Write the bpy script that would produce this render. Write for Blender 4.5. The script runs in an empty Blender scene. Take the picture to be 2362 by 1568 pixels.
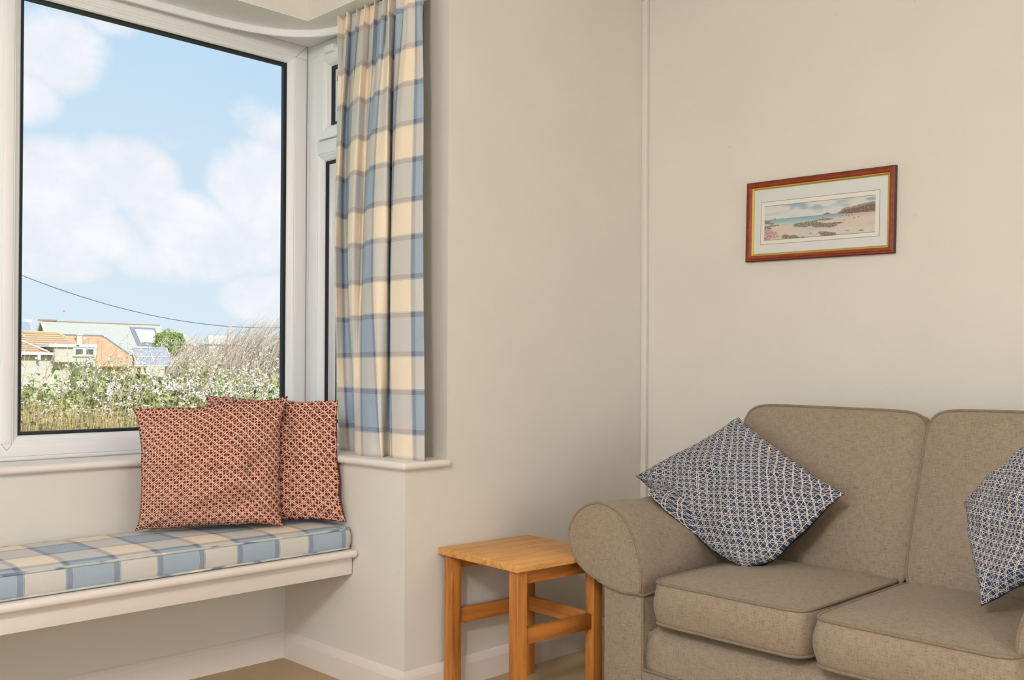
import bpy, bmesh, math, random
from mathutils import Vector, Matrix, noise
random.seed(7)
D = bpy.data; COL = bpy.context.scene.collection; SC = bpy.context.scene
R = math.radians

# ------------------------------------------------------------------ camera
yaw, pitch, roll = R(45.05), R(.45), R(.26)
F0 = Vector((math.sin(yaw), math.cos(yaw), 0)); R0 = Vector((math.cos(yaw), -math.sin(yaw), 0)); U0 = Vector((0, 0, 1))
FW = F0*math.cos(pitch) + U0*math.sin(pitch); UP = -F0*math.sin(pitch) + U0*math.cos(pitch)
RT = R0*math.cos(roll) + UP*math.sin(roll); UP = -R0*math.sin(roll) + UP*math.cos(roll)
cam = D.cameras.new('camera'); camo = D.objects.new('camera', cam); COL.objects.link(camo)
cam.sensor_width = 36; cam.lens = 36*2249/2362; cam.shift_y = 53.3/2362
cam.clip_start = .05; cam.clip_end = 500
m = Matrix((RT, UP, -FW)).transposed().to_4x4(); m.translation = Vector((0, 0, 1.15))
camo.matrix_world = m
SC.camera = camo
SC.view_settings.view_transform = 'Standard'; SC.view_settings.look = 'None'
SC.view_settings.exposure = 0.0; SC.view_settings.gamma = 1; SC.view_settings.use_curve_mapping = False

# ------------------------------------------------------------------ node helpers
class NT:
    def __init__(s, tree): s.t = tree; s.n = tree.nodes; s.l = tree.links
    def new(s, typ, **kw):
        n = s.n.new(typ)
        for k, v in kw.items(): setattr(n, k, v)
        return n
    def put(s, sock, v):
        if isinstance(v, bpy.types.NodeSocket): s.l.new(v, sock)
        elif v is not None:
            if hasattr(sock.default_value, '__len__') and not hasattr(v, '__len__'): v = [v]*len(sock.default_value)
            if hasattr(sock.default_value, '__len__') and len(sock.default_value) == 4 and len(v) == 3: v = (*v, 1)
            sock.default_value = v
    def M(s, op, a, b=None, c=None, clamp=False):
        n = s.new('ShaderNodeMath', operation=op, use_clamp=clamp)
        for i, v in enumerate((a, b, c)):
            if v is not None: s.put(n.inputs[i], v)
        return n.outputs[0]
    def V(s, op, a, b=None):
        n = s.new('ShaderNodeVectorMath', operation=op); s.put(n.inputs[0], a)
        if b is not None: s.put(n.inputs[1], b)
        return n.outputs[0]
    def sep(s, v): n = s.new('ShaderNodeSeparateXYZ'); s.l.new(v, n.inputs[0]); return n.outputs
    def com(s, x, y, z=0.0):
        n = s.new('ShaderNodeCombineXYZ')
        for i, v in enumerate((x, y, z)): s.put(n.inputs[i], v)
        return n.outputs[0]
    def noise(s, vec, scale, detail=3, rough=.55, out='Fac', dist=0.0):
        n = s.new('ShaderNodeTexNoise'); s.l.new(vec, n.inputs['Vector'])
        n.inputs['Scale'].default_value = scale; n.inputs['Detail'].default_value = detail
        n.inputs['Roughness'].default_value = rough; n.inputs['Distortion'].default_value = dist
        return n.outputs[out]
    def mix(s, fac, a, b, bt='MIX'):
        n = s.new('ShaderNodeMix', data_type='RGBA', blend_type=bt)
        s.put(n.inputs[0], fac); s.put(n.inputs[6], a); s.put(n.inputs[7], b); return n.outputs[2]
    def ramp(s, fac, stops, interp='LINEAR'):
        n = s.new('ShaderNodeValToRGB'); n.color_ramp.interpolation = interp; e = n.color_ramp.elements
        while len(e) < len(stops): e.new(.5)
        for k, (p, c) in enumerate(stops):
            e[k].position = p; e[k].color = (*c, 1) if len(c) == 3 else c
        s.l.new(fac, n.inputs[0]); return n.outputs[0]
    def smooth(s, v, a, b):
        n = s.new('ShaderNodeMapRange', interpolation_type='SMOOTHSTEP'); s.put(n.inputs[0], v)
        n.inputs[1].default_value = a; n.inputs[2].default_value = b; return n.outputs[0]

def lin(c):  # 0-255 sRGB -> linear
    return tuple((x/255/12.92 if x/255 <= .04045 else ((x/255+.055)/1.055)**2.4) for x in c)

def new_mat(name, rough=.6, color=None, spec=.3, metallic=0):
    mt = D.materials.new(name); mt.use_nodes = True; k = NT(mt.node_tree)
    b = k.n['Principled BSDF']; b.inputs['Roughness'].default_value = rough
    b.inputs['Specular IOR Level'].default_value = spec; b.inputs['Metallic'].default_value = metallic
    if color: b.inputs['Base Color'].default_value = (*lin(color), 1)
    k.b = b; k.tc = k.new('ShaderNodeTexCoord'); k.obj = k.tc.outputs['Object']; k.uv = k.tc.outputs['UV']
    return mt, k
def bump(k, h, strength=.2, dist=.002):
    n = k.new('ShaderNodeBump'); n.inputs['Strength'].default_value = strength; n.inputs['Distance'].default_value = dist
    k.l.new(h, n.inputs['Height']); k.l.new(n.outputs[0], k.b.inputs['Normal'])

# ------------------------------------------------------------------ sky (direction based clouds)
W = D.worlds.new('sky'); SC.world = W; W.use_nodes = True; k = NT(W.node_tree)
bg = k.n['Background']; g = k.new('ShaderNodeTexCoord').outputs['Generated']
x, y, z = k.sep(g)
ya = k.M('MAXIMUM', k.M('ABSOLUTE', y), .05)
u = k.M('DIVIDE', x, ya); v = k.M('DIVIDE', z, ya)
uv = k.com(u, v, 0)
nz = k.noise(uv, 9, 6, .6); nz2 = k.noise(k.V('ADD', uv, (7.3, 2.1, 0)), 22, 5, .6)
wob = k.M('ADD', k.M('MULTIPLY', k.M('SUBTRACT', nz, .5), 1.6), k.M('MULTIPLY', k.M('SUBTRACT', nz2, .5), .7))
CL = [(.3616,.3132,.0514,.0386,.9),(.3336,.2646,.0324,.0294,.7),(.415,.3549,.0273,.0125,.5),(.6108,.3616,.0415,.0127,.4),(.3626,.1802,.0649,.0472,1),(.4366,.2039,.0524,.0385,1),(.384,.1352,.086,.0305,.9),(.4993,.1564,.068,.0378,1),(.5891,.2062,.0643,.0551,1),(.5674,.1441,.0684,.0345,.9),(.4946,.1182,.0839,.0235,.8),(.3632,.103,.0515,.0172,.9),(.5957,.0815,.0526,.0276,1),(.6113,.2855,.0538,.0305,.55),(.4838,.2436,.0249,.014,.35),
      (.1,.2,.15,.07,1),(-.3,.3,.3,.1,1),(1.0,.25,.2,.09,1),(1.6,.3,.3,.1,1),(.75,.13,.1,.04,.9)]
fld = None
for cu, cv, ru, rv, s in CL:
    du = k.M('DIVIDE', k.M('SUBTRACT', u, cu), ru*1.1); dv = k.M('DIVIDE', k.M('SUBTRACT', v, cv), rv*1.1)
    r2 = k.M('ADD', k.M('MULTIPLY', du, du), k.M('MULTIPLY', dv, dv))
    b_ = k.M('MULTIPLY', k.M('MAXIMUM', k.M('SUBTRACT', 1.35, r2), -1), s)
    fld = b_ if fld is None else k.M('MAXIMUM', fld, b_)
cm = k.smooth(k.M('ADD', fld, wob), .1, .95)
elev = k.smooth(v, -.02, .42)
blue = k.mix(elev, lin((214, 229, 240)), lin((188, 215, 238)))
cn = k.smooth(k.noise(k.V('ADD', uv, (3.1, 5.7, 0)), 14, 4, .6), .3, .75)
white = k.mix(cn, lin((228, 231, 240)), lin((243, 243, 247)))
skyc = k.mix(cm, blue, white)
skyc = k.mix(k.smooth(z, -.05, -.01), lin((120, 125, 100)), skyc)
k.l.new(skyc, bg.inputs['Color']); bg.inputs['Strength'].default_value = 1.1

# ------------------------------------------------------------------ sun and added fill lights
def light(name, typ, loc, rot, energy, color=(1, 1, 1), size=None, size_y=None, angle=None):
    l = D.lights.new(name, typ); l.energy = energy; l.color = color
    if typ == 'AREA': l.shape = 'RECTANGLE'; l.size = size; l.size_y = size_y
    if angle: l.angle = angle
    o = D.objects.new(name, l); COL.objects.link(o); o.location = loc; o.rotation_euler = rot; return o
sun = light('sun', 'SUN', (0, 0, 20), (0, 0, 0), 4.8, (1, .95, .88), angle=R(1))
sun.rotation_euler = Vector((.10, .75, -.62)).to_track_quat('-Z', 'Y').to_euler()
# added area-light fill set in two made-up window openings (behind and left of the camera)
light('fill_rear', 'AREA', (1.5, -3.62, 1.6), (R(90), 0, 0), 46, (1.0, .99, .98), 3.0, 2.0)
light('fill_side', 'AREA', (-3.42, .9, 1.6), (R(90), 0, R(-90)), 54, (1.0, .99, .98), 2.6, 1.9)

# ------------------------------------------------------------------ mesh helpers
def tag(o, label=None, cat=None, group=None, kind=None):
    if label: o['label'] = label
    if cat: o['category'] = cat
    if group: o['group'] = group
    if kind: o['kind'] = kind
    return o
def empty(name, loc, label, cat, group=None, rz=0):
    o = D.objects.new(name, None); COL.objects.link(o); o.location = loc; o.rotation_euler = (0, 0, rz)
    o.empty_display_size = .1
    return tag(o, label, cat, group)
def link(name, me, mat, parent=None, smooth=False):
    if mat is not None:
        for mm in (mat if isinstance(mat, (list, tuple)) else [mat]): me.materials.append(mm)
    if smooth: me.shade_smooth()
    o = D.objects.new(name, me); COL.objects.link(o)
    if parent: o.parent = parent
    return o
def mesh(name, vs, fs, mat, parent=None, smooth=False, uvs=None, mi=None):
    me = D.meshes.new(name); me.from_pydata([tuple(v) for v in vs], [], fs); me.update()
    if uvs:
        l = me.uv_layers.new(name='UVMap')
        for i, lp in enumerate(me.loops): l.data[i].uv = uvs[lp.vertex_index]
    if mi:
        for i, p in enumerate(me.polygons): p.material_index = mi[i]
    return link(name, me, mat, parent, smooth)
class MB:
    def __init__(s): s.v = []; s.f = []
    def add(s, vs, fs):
        o = len(s.v); s.v += [tuple(v) for v in vs]; s.f += [tuple(i+o for i in f) for f in fs]; return s
    def box(s, a, b, mat=None):
        (x0, y0, z0), (x1, y1, z1) = a, b
        vs = [Vector((x, y, z)) for z in (z0, z1) for x, y in ((x0, y0), (x1, y0), (x1, y1), (x0, y1))]
        if mat: vs = [mat @ v for v in vs]
        return s.add(vs, [(0,3,2,1),(4,5,6,7),(0,1,5,4),(1,2,6,5),(2,3,7,6),(3,0,4,7)])
    def prism(s, poly, z0, z1):   # vertical prism, poly in xy ccw
        n = len(poly); vs = [(x, y, z0) for x, y in poly] + [(x, y, z1) for x, y in poly]
        return s.add(vs, [tuple(range(n))[::-1], tuple(range(n, 2*n))] + [(i, (i+1) % n, (i+1) % n+n, i+n) for i in range(n)])
    def tube(s, pts, r, n=8, closed=False, taper=None):
        pts = [Vector(p) for p in pts]; N = len(pts); prev = None; rings = []
        for i, p in enumerate(pts):
            a = pts[(i-1) % N] if (closed or i > 0) else p; b = pts[(i+1) % N] if (closed or i < N-1) else p
            t = (b-a).normalized() if (b-a).length > 1e-9 else Vector((0, 0, 1))
            if prev is None:
                up = Vector((0, 0, 1)) if abs(t.z) < .9 else Vector((1, 0, 0)); nx = t.cross(up).normalized()
            else: nx = (prev - t*prev.dot(t)).normalized()
            prev = nx; ny = t.cross(nx); rr = r*(taper(i/(N-1)) if taper else 1)
            rings.append([p + nx*math.cos(2*math.pi*q/n)*rr + ny*math.sin(2*math.pi*q/n)*rr for q in range(n)])
        vs = [v for rg in rings for v in rg]; fs = []
        for i in range(N if closed else N-1):
            j = (i+1) % N
            for q in range(n): fs.append((i*n+q, i*n+(q+1) % n, j*n+(q+1) % n, j*n+q))
        if not closed: fs += [tuple(range(n))[::-1], tuple(range((N-1)*n, N*n))]
        return s.add(vs, fs)
    def build(s, name, mat, parent=None, bevel=0, seg=2, smooth=False):
        me = D.meshes.new(name); me.from_pydata(s.v, [], s.f); me.update()
        if bevel:
            bm = bmesh.new(); bm.from_mesh(me)
            bmesh.ops.recalc_face_normals(bm, faces=bm.faces)
            ed = [e for e in bm.edges if len(e.link_faces) == 2 and e.calc_face_angle(0) > .5]
            bmesh.ops.bevel(bm, geom=ed, offset=bevel, segments=seg, affect='EDGES', profile=.5, clamp_overlap=True)
            bm.to_mesh(me); bm.free(); smooth = False
            me.shade_smooth()
            me.set_sharp_from_angle(angle=R(50))
        return link(name, me, mat, parent, smooth)
def struct(o): o['kind'] = 'structure'; return o

# ------------------------------------------------------------------ materials
def wall_mat(name, col):
    mt, k = new_mat(name, .75, spec=.2)
    n = k.noise(k.obj, 2.2, 4, .6); c = k.mix(k.smooth(n, .3, .7), lin(tuple(v*.985 for v in col)), lin(col))
    sp = k.smooth(k.noise(k.obj, 26, 2, .4), .76, .8)
    c = k.mix(k.M('MULTIPLY', sp, .12), c, lin((150, 130, 100)))
    k.l.new(c, k.b.inputs['Base Color'])
    h = k.M('ADD', k.noise(k.obj, 9, 5, .6), k.M('MULTIPLY', k.noise(k.obj, 160, 2, .5), .15))
    bump(k, h, .16, .012); return mt
WALL = wall_mat('cream_plaster', (221, 217, 209))
CEIL = wall_mat('cream_ceiling', (232, 228, 220))
mt, k = new_mat('white_gloss_paint', .38, spec=.4); PAINT = mt
n = k.noise(k.obj, 6, 4); k.l.new(k.mix(n, lin((226, 217, 211)), lin((234, 226, 220))), k.b.inputs['Base Color']); bump(k, k.noise(k.obj, 25, 3), .12, .004)
mt, k = new_mat('white_upvc', .32, (236, 238, 240), spec=.45); UPVC = mt
mt, k = new_mat('seam_grey', .7, (120, 112, 102)); SEAM = mt
mt, k = new_mat('black_rubber_gasket', .5, (38, 42, 48), spec=.4); GASK = mt
bump(k, k.noise(k.obj, 300, 2), .3, .001)
mt, k = new_mat('chrome', .25, (190, 190, 188), metallic=1); CHROME = mt
mt, k = new_mat('carpet_beige', .95, spec=.05); CARPET = mt
n = k.noise(k.obj, 240, 2, .7); n2 = k.noise(k.obj, 5, 3)
c = k.mix(k.smooth(n, .3, .7), lin((178, 153, 120)), lin((216, 193, 160))); c = k.mix(k.M('MULTIPLY', n2, .3), c, lin((200, 178, 146)))
k.l.new(c, k.b.inputs['Base Color']); bump(k, n, .8, .006)
# clear double glazing: straight-through with a weak mirror reflection
mt = D.materials.new('clear_glass'); mt.use_nodes = True; k = NT(mt.node_tree); GLASS = mt
k.n.remove(k.n['Principled BSDF']); tr = k.new('ShaderNodeBsdfTransparent'); tr.inputs[0].default_value = (.97, .985, .98, 1)
gl = k.new('ShaderNodeBsdfGlossy'); gl.inputs['Roughness'].default_value = .01
fr = k.new('ShaderNodeFresnel'); fr.inputs[0].default_value = 1.3
mx = k.new('ShaderNodeMixShader'); k.l.new(fr.outputs[0], mx.inputs[0]); k.l.new(tr.outputs[0], mx.inputs[1]); k.l.new(gl.outputs[0], mx.inputs[2])
k.l.new(mx.outputs[0], k.n['Material Output'].inputs[0])

CREAM, BLUE, DARK, EDGE = (240, 224, 202), (160, 177, 194), (106, 114, 136), (184, 193, 203)
P = .1385
def yarn(k, t):
    """colour of the yarns running one way, t in metres: cream / blue stripes with dark edged lines"""
    q = k.M('DIVIDE', t, P); fl = k.M('FLOOR', q); fr = k.M('SUBTRACT', q, fl)
    par = k.M('MODULO', k.M('ABSOLUTE', fl), 2)
    c = k.mix(par, lin(CREAM), lin(BLUE))
    d = k.M('MINIMUM', fr, k.M('SUBTRACT', 1, fr))          # distance to a boundary, in periods
    ed = k.M('LESS_THAN', d, .095); dk = k.M('LESS_THAN', d, .062)
    thin = k.M('MULTIPLY', k.M('GREATER_THAN', d, .080), k.M('LESS_THAN', d, .088))
    c = k.mix(ed, c, lin(EDGE)); c = k.mix(thin, c, lin(DARK)); return k.mix(dk, c, lin(DARK))
def plaid(name, s_of, t_of):
    mt, k = new_mat(name, .85, spec=.15)
    a = yarn(k, s_of(k)); b = yarn(k, t_of(k)) if t_of else lin(BLUE)
    c = k.mix(.5, a, b)
    w = k.noise(k.obj, 700, 2, .7)
    c = k.mix(1, c, k.ramp(w, [(.25, (.88, .88, .88)), (.75, (1.06, 1.06, 1.06))]), 'MULTIPLY')
    if 'Sheen Weight' in k.b.inputs: k.b.inputs['Sheen Weight'].default_value = .15
    k.l.new(c, k.b.inputs['Base Color']); bump(k, w, .25, .001); return mt
CURT = plaid('plaid_curtain_cotton', lambda k: k.M('ADD', k.sep(k.uv)[0], 0.0), lambda k: k.M('SUBTRACT', k.sep(k.uv)[1], .932-P))
BTOP = plaid('plaid_seat_top', lambda k: k.M('SUBTRACT', k.sep(k.obj)[0], .977-2*P), lambda k: k.M('ADD', k.M('SUBTRACT', k.sep(k.obj)[1], 2.985), 4*P))
BSIDE = plaid('plaid_seat_boxing', lambda k: k.M('SUBTRACT', k.sep(k.obj)[0], .977-2*P), None)
mt, k = new_mat('plaid_bias_piping', .85, spec=.15); BPIPE = mt
bx, by, bz = k.sep(k.obj); q = k.M('SINE', k.M('MULTIPLY', bx, 23)); q2 = k.noise(k.com(k.M('MULTIPLY', bx, 9), 0, k.M('MULTIPLY', bz, 30)), 1, 2)
c = k.ramp(q2, [(.40, lin((120, 130, 146))), (.46, lin((184, 190, 188))), (.60, lin((200, 203, 194))), (.64, lin((236, 214, 178)))])
k.l.new(c, k.b.inputs['Base Color'])

def lattice(name, ground, line, pu=.0108):
    mt, k = new_mat(name, .85, spec=.12)
    xx, yy, _ = k.sep(k.uv)
    w1 = k.noise(k.uv, 14, 2, .5, 'Color'); w = k.V('MULTIPLY', k.V('SUBTRACT', w1, (.5, .5, .5)), (.010, .010, 0))
    wv = k.V('ADD', k.uv, w); xx, yy, _ = k.sep(wv)
    def fam(t, period, half, off=0.0):
        f = k.M('FRACT', k.M('ADD', k.M('DIVIDE', t, period), off)); d = k.M('ABSOLUTE', k.M('SUBTRACT', f, .5))
        return k.M('LESS_THAN', d, half/period)
    hw = .00068
    d1 = k.M('MULTIPLY', k.M('ADD', xx, yy), .70711); d2 = k.M('MULTIPLY', k.M('SUBTRACT', xx, yy), .70711)
    fs = [fam(xx, pu, hw*.8), fam(yy, pu*1.12, hw*.8)]
    pd = pu*2.1
    for t in (d1, d2): fs += [fam(t, pd, hw, 0), fam(t, pd*1.009, hw, .30)]
    a = fs[0]
    for f in fs[1:]: a = k.M('MAXIMUM', a, f)
    gr = k.mix(k.noise(k.uv, 30, 2), lin(ground), lin(tuple(v*1.12 for v in ground)))
    k.l.new(k.mix(a, gr, lin(line)), k.b.inputs['Base Color'])
    bump(k, k.noise(k.obj, 34, 3, .5), .35, .008); return mt
REDP = lattice('red_lattice_cotton', (112, 33, 33), (234, 211, 184))
BLUP = lattice('blue_lattice_cotton', (48, 62, 92), (222, 214, 198), .0118)
mt, k = new_mat('plain_dark_red_cotton', .85, (122, 30, 24), spec=.1); REDB = mt
mt, k = new_mat('plain_navy_cotton', .85, (34, 44, 66), spec=.1); BLUB = mt

def sofa_mat(name, base, dark):
    mt, k = new_mat(name, .9, spec=.1)
    a = k.noise(k.V('MULTIPLY', k.uv, (32, 700, 0)), 1, 2, .6)
    b = k.noise(k.V('MULTIPLY', k.uv, (700, 38, 0)), 1, 2, .6)
    c_ = k.noise(k.V('MULTIPLY', k.uv, (160, 620, 0)), 1, 2, .6)
    big = k.noise(k.obj, 60, 2, .6)
    m_ = k.M('ADD', k.M('ADD', k.M('MULTIPLY', a, .34), k.M('MULTIPLY', b, .30)), k.M('ADD', k.M('MULTIPLY', c_, .24), k.M('MULTIPLY', big, .12)))
    c = k.ramp(m_, [(.32, lin(dark)), (.5, lin(base)), (.68, lin(tuple(min(255, v*1.14) for v in base)))])
    hue = k.smooth(k.noise(k.V('MULTIPLY', k.uv, (240, 240, 0)), 1, 2, .6), .35, .65)
    c = k.mix(1, c, k.mix(hue, (1.06, .97, .94, 1), (.96, 1.02, .98, 1)), 'MULTIPLY')
    k.l.new(c, k.b.inputs['Base Color'])
    if 'Sheen Weight' in k.b.inputs: k.b.inputs['Sheen Weight'].default_value = .1
    bump(k, m_, .3, .0015); return mt
SOFA = sofa_mat('taupe_linen_weave', (150, 136, 121), (92, 82, 72))
PIPE = sofa_mat('taupe_piping', (134, 120, 105), (92, 81, 70))

def wood_mat(name, stretch, a, b):
    mt, k = new_mat(name, .42, spec=.35)
    v = k.V('MULTIPLY', k.obj, stretch); n = k.noise(v, 1, 5, .6, dist=.6); fine = k.noise(k.V('MULTIPLY', v, (4, 4, 4)), 1, 3, .7)
    c = k.ramp(n, [(.3, lin(a)), (.55, lin(b)), (.75, lin(tuple(min(255, q*1.08) for q in b)))])
    c = k.mix(k.M('MULTIPLY', k.smooth(fine, .5, .7), .3), c, lin(a)); k.l.new(c, k.b.inputs['Base Color'])
    bump(k, fine, .1, .001); return mt
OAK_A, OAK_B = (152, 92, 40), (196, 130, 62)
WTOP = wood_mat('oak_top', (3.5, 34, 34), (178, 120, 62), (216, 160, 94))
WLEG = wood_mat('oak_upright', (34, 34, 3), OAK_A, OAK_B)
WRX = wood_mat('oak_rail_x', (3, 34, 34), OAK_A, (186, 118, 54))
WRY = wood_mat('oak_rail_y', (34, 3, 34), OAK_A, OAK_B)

# ------------------------------------------------------------------ room shell
XS, YO, YF, XU, XR = 2.138, 2.656, 3.418, 2.330, 3.490     # bay side, room wall, bay front, upper wall edge, right wall
ZS, ZT, ZC = .806, 2.538, 2.80
struct(MB().box((-3.5, -3.7, -.1), (XR+.15, 3.9, 0)).build('floor', CARPET))
c_ = MB().box((-3.5, -3.7, ZC), (XR+.15, 3.9, ZC+.15)); struct(c_.build('ceiling', CEIL))
struct(MB().box((XR, -3.7, 0), (XR+.15, YO+.2, ZC)).build('wall_right', WALL))
# wall with the bay: lower stub wall turning into the bay, room wall, reveal
w = MB()
w.prism([(XS, YO+.14), (XU+.14, YO+.14), (XU+.14, 3.75), (-1.14, 3.75), (-1.14, YO+.14), (-3.4, YO+.14), (-3.4, YO), (-.95, YO), (-.95, YF), (XS, YF)], 0, ZS)
struct(w.build('wall_bay', WALL))
# room wall beside the bay: one face, stepped back above the sill
w = MB(); pf = [(XS, 0), (XR, 0), (XR, ZC), (XU, ZC), (XU, ZS), (XS, ZS)]
w.add([(a, YO, b) for a, b in pf]+[(a, YO+.14, b) for a, b in pf], [tuple(range(6)), tuple(range(6, 12))[::-1]]+[(i, i+6, (i+1) % 6+6, (i+1) % 6) for i in range(6)])
struct(w.build('wall_window_side', WALL))
w = MB().box((-3.4, YO, ZS), (-1.14, YO+.14, ZC)).box((-1.14, YO, ZS), (-.99, 3.75, ZC)); struct(w.build('wall_bay_left', WALL))
# plaster bulkhead above the bay head, inside it the higher bay ceiling
w = MB().box((-1.0, 3.315, ZT+.002), (XU+.14, 3.75, ZC)).box((2.162, YO+.001, ZT+.002), (XU+.14, 3.315, ZC)); struct(w.build('wall_bay_head', WALL))
struct(MB().box((-1.0, 3.3145, ZT), (XU+.10, 3.74, ZT+.002)).box((2.1615, YO+.001, ZT), (XU+.10, 3.3145, ZT+.002)).build('trim_1', UPVC))
# rear and side walls behind the camera, each with a big opening added for a fill light
w = MB().box((-3.5, -3.7, 0), (-.1, -3.55, ZC)).box((3.1, -3.7, 0), (XR+.15, -3.55, ZC)).box((-.1, -3.7, 0), (3.1, -3.55, .55)).box((-.1, -3.7, 2.6), (3.1, -3.55, ZC))
struct(w.build('wall_rear', WALL))
w = MB().box((-3.5, -3.55, 0), (-3.35, -.5, ZC)).box((-3.5, 2.3, 0), (-3.35, YO, ZC)).box((-3.5, -.5, 0), (-3.35, 2.3, .55)).box((-3.5, -.5, 2.55), (-3.35, 2.3, ZC))
struct(w.build('wall_left', WALL))
# corner batten
struct(MB().box((XR-.022, YO-.028, .1), (XR, YO, ZC)).build('trim_2', WALL, bevel=.002, seg=2))

# skirting boards (profile swept)
def skirt(name, p0, p1, nrm, h=.104, t=.016, m0=0, m1=0):
    prof = [(0, 0), (t, 0), (t, h-.028), (t-.003, h-.018), (t-.009, h-.006), (0, h)]
    p0, p1, n = Vector((*p0, 0)), Vector((*p1, 0)), Vector((*nrm, 0)); d = (p1-p0).normalized()
    vs = []
    for e, mi in ((p0, m0), (p1, m1)):
        for a, b in prof: vs.append(e + n*a + d*(mi*a) + Vector((0, 0, b)))
    q = len(prof); fs = [(i, (i+1) % q, (i+1) % q+q, i+q) for i in range(q)] + [tuple(range(q))[::-1], tuple(range(q, 2*q))]
    return struct(mesh(name, vs, fs, PAINT))
skirt('baseboard_bay_front', (-.95, YF), (XS, YF), (0, -1), m1=-1)
skirt('baseboard_bay_side', (XS, YF), (XS, YO), (-1, 0), m0=1, m1=1)
skirt('baseboard_window_side', (XS, YO), (XR, YO), (0, -1), m0=-1, m1=-1)
skirt('baseboard_right', (XR, YO), (XR, -3.55), (-1, 0), m0=1)

# window sill: L shaped board with a rounded nose
sill = [(-.95, YF-.028), (XS-.028, YF-.028), (XS-.028, YO-.026), (XU+.004, YO-.026), (XU+.004, YO+.002), (XU+.06, YO+.002), (XU+.06, 3.66), (-.95, 3.66)]
struct(MB().prism(sill, ZS-.002, ZS+.026).build('trim_3', PAINT, bevel=.0125, seg=5))

# ------------------------------------------------------------------ windows
YW, XW = 3.585, 2.345
def frame_ring(mb, mp, a0, b0, a1, b1, wd, prof):
    """mitred rectangular ring. outer rect (a0,b0)-(a1,b1); prof = [(inset, depth)...] closed section; mp(a,b,d) -> point"""
    n = len(prof); vs = []
    for sa, sb in ((0, 0), (1, 0), (1, 1), (0, 1)):
        for i, d in prof:
            vs.append(mp((a0+i) if sa == 0 else (a1-i), (b0+i) if sb == 0 else (b1-i), d))
    fs = []
    for c in range(4):
        e = (c+1) % 4
        for q in range(n): fs.append((c*n+q, c*n+(q+1) % n, e*n+(q+1) % n, e*n+q))
    mb.add(vs, fs)
FW_, BD = .052, .026      # frame face, glazing bead
mpF = lambda a, b, d: (a, YW+d, b)
mpS = lambda a, b, d: (XW+d, a, b)
frame_prof = lambda w, t=.075: [(0, 0), (w-.004, 0), (w, .004), (w, t), (0, t)]
bead_prof = lambda w, s: [(w, .004), (w+.004, .004), (w+.010, .010), (w+s-.004, .018), (w+s, .026), (w+s, .040), (w, .040)]
def pane(name_root, mp, a0, b0, a1, b1, root, fw=(.055), nm='window'):
    m1 = MB(); frame_ring(m1, mp, a0, b0, a1, b1, 0, bead_prof(0, BD)); m1.build('glazing_bead', UPVC, root, smooth=False)
    m2 = MB(); frame_ring(m2, mp, a0+BD-.001, b0+BD-.001, a1-BD+.001, b1-BD+.001, 0, [(0, .026), (.004, .026), (.005, .030), (.013, .031), (.013, .050), (0, .050)])
    m2.build('spacer_bar', GASK, root)
    g = MB(); q = BD+.002
    g.add([mp(a0+q, b0+q, .034), mp(a1-q, b0+q, .034), mp(a1-q, b1-q, .034), mp(a0+q, b1-q, .034)], [(0, 1, 2, 3)])
    g.build('glass_pane', GLASS, root)
wf = D.objects.new('window_1', None); COL.objects.link(wf); wf['kind'] = 'structure'
ZB = .846
m = MB()
xr = 2.336
mul = [(1.126, 1.160), (-.10, -.066)]
# outer frame plus mullions
m.box((-.99, YW, ZB), (xr, YW+.075, ZB+.045)).box((-.99, YW, ZT-.056), (xr, YW+.075, ZT)).box((xr-.058, YW, ZB+.045), (xr, YW+.075, ZT-.056)).box((-.99, YW, ZB+.045), (-.93, YW+.075, ZT-.056))
for a, b in mul: m.box((a, YW, ZB+.045), (b, YW+.075, ZT-.056))
m.build('window_frame', UPVC, wf, bevel=.003)
m = MB().box((-.99, YW-.006, ZB-.016), (XW, YW+.05, ZB)).box((-.99, YW-.018, ZB-.026), (XW-.01, YW+.05, ZB-.014)); m.build('sill_strip', UPVC, wf, bevel=.003)
MB().box((xr+.0005, YW-.0004, ZB), (XW+.075, YW+.075, ZT)).build('corner_post', UPVC, wf)
m = MB().box((xr-.0010, YW-.0012, ZB), (xr+.0010, YW+.003, ZT)); m.build('corner_seam', SEAM, wf)
# mitre seams
m = MB()
def seam(p, q, w=.0007):
    p, q = Vector(p), Vector(q); m.tube([p, q], w, 4)
zi = ZB+.045
seam((1.143, YW, zi-.022), (1.160, YW, zi)); seam((1.143, YW, zi-.022), (1.126, YW, zi))
seam((xr-.003, YW, ZT-.002), (xr-.058, YW, ZT-.056))
m.build('mitre_seam', SEAM, wf)
pane('a', mpF, 1.160, zi, xr-.058, ZT-.056, wf)
pane('b', mpF, -.066, zi, 1.126, ZT-.056, wf)
pane('c', mpF, -.93, zi, -.10, ZT-.056, wf)
# side window with a top hung vent
ws = D.objects.new('window_2', None); COL.objects.link(ws); ws['kind'] = 'structure'
m = MB(); y0, y1 = YO+.14, YW-.002
m.box((XW, y0, ZB), (XW+.075, y1, ZB+.055)).box((XW, y0, ZT-.050), (XW+.075, y1, ZT)).box((XW, y1-.064, ZB+.055), (XW+.075, y1, ZT-.05)).box((XW, y0, ZB+.055), (XW+.075, y0+.05, ZT-.05))
m.box((XW, y0+.05, 2.062), (XW+.075, y1-.064, 2.120)); m.build('window_frame', UPVC, ws, bevel=.004)
pane('d', mpS, y0+.05, ZB+.055, y1-.064, 2.062, ws)
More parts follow.
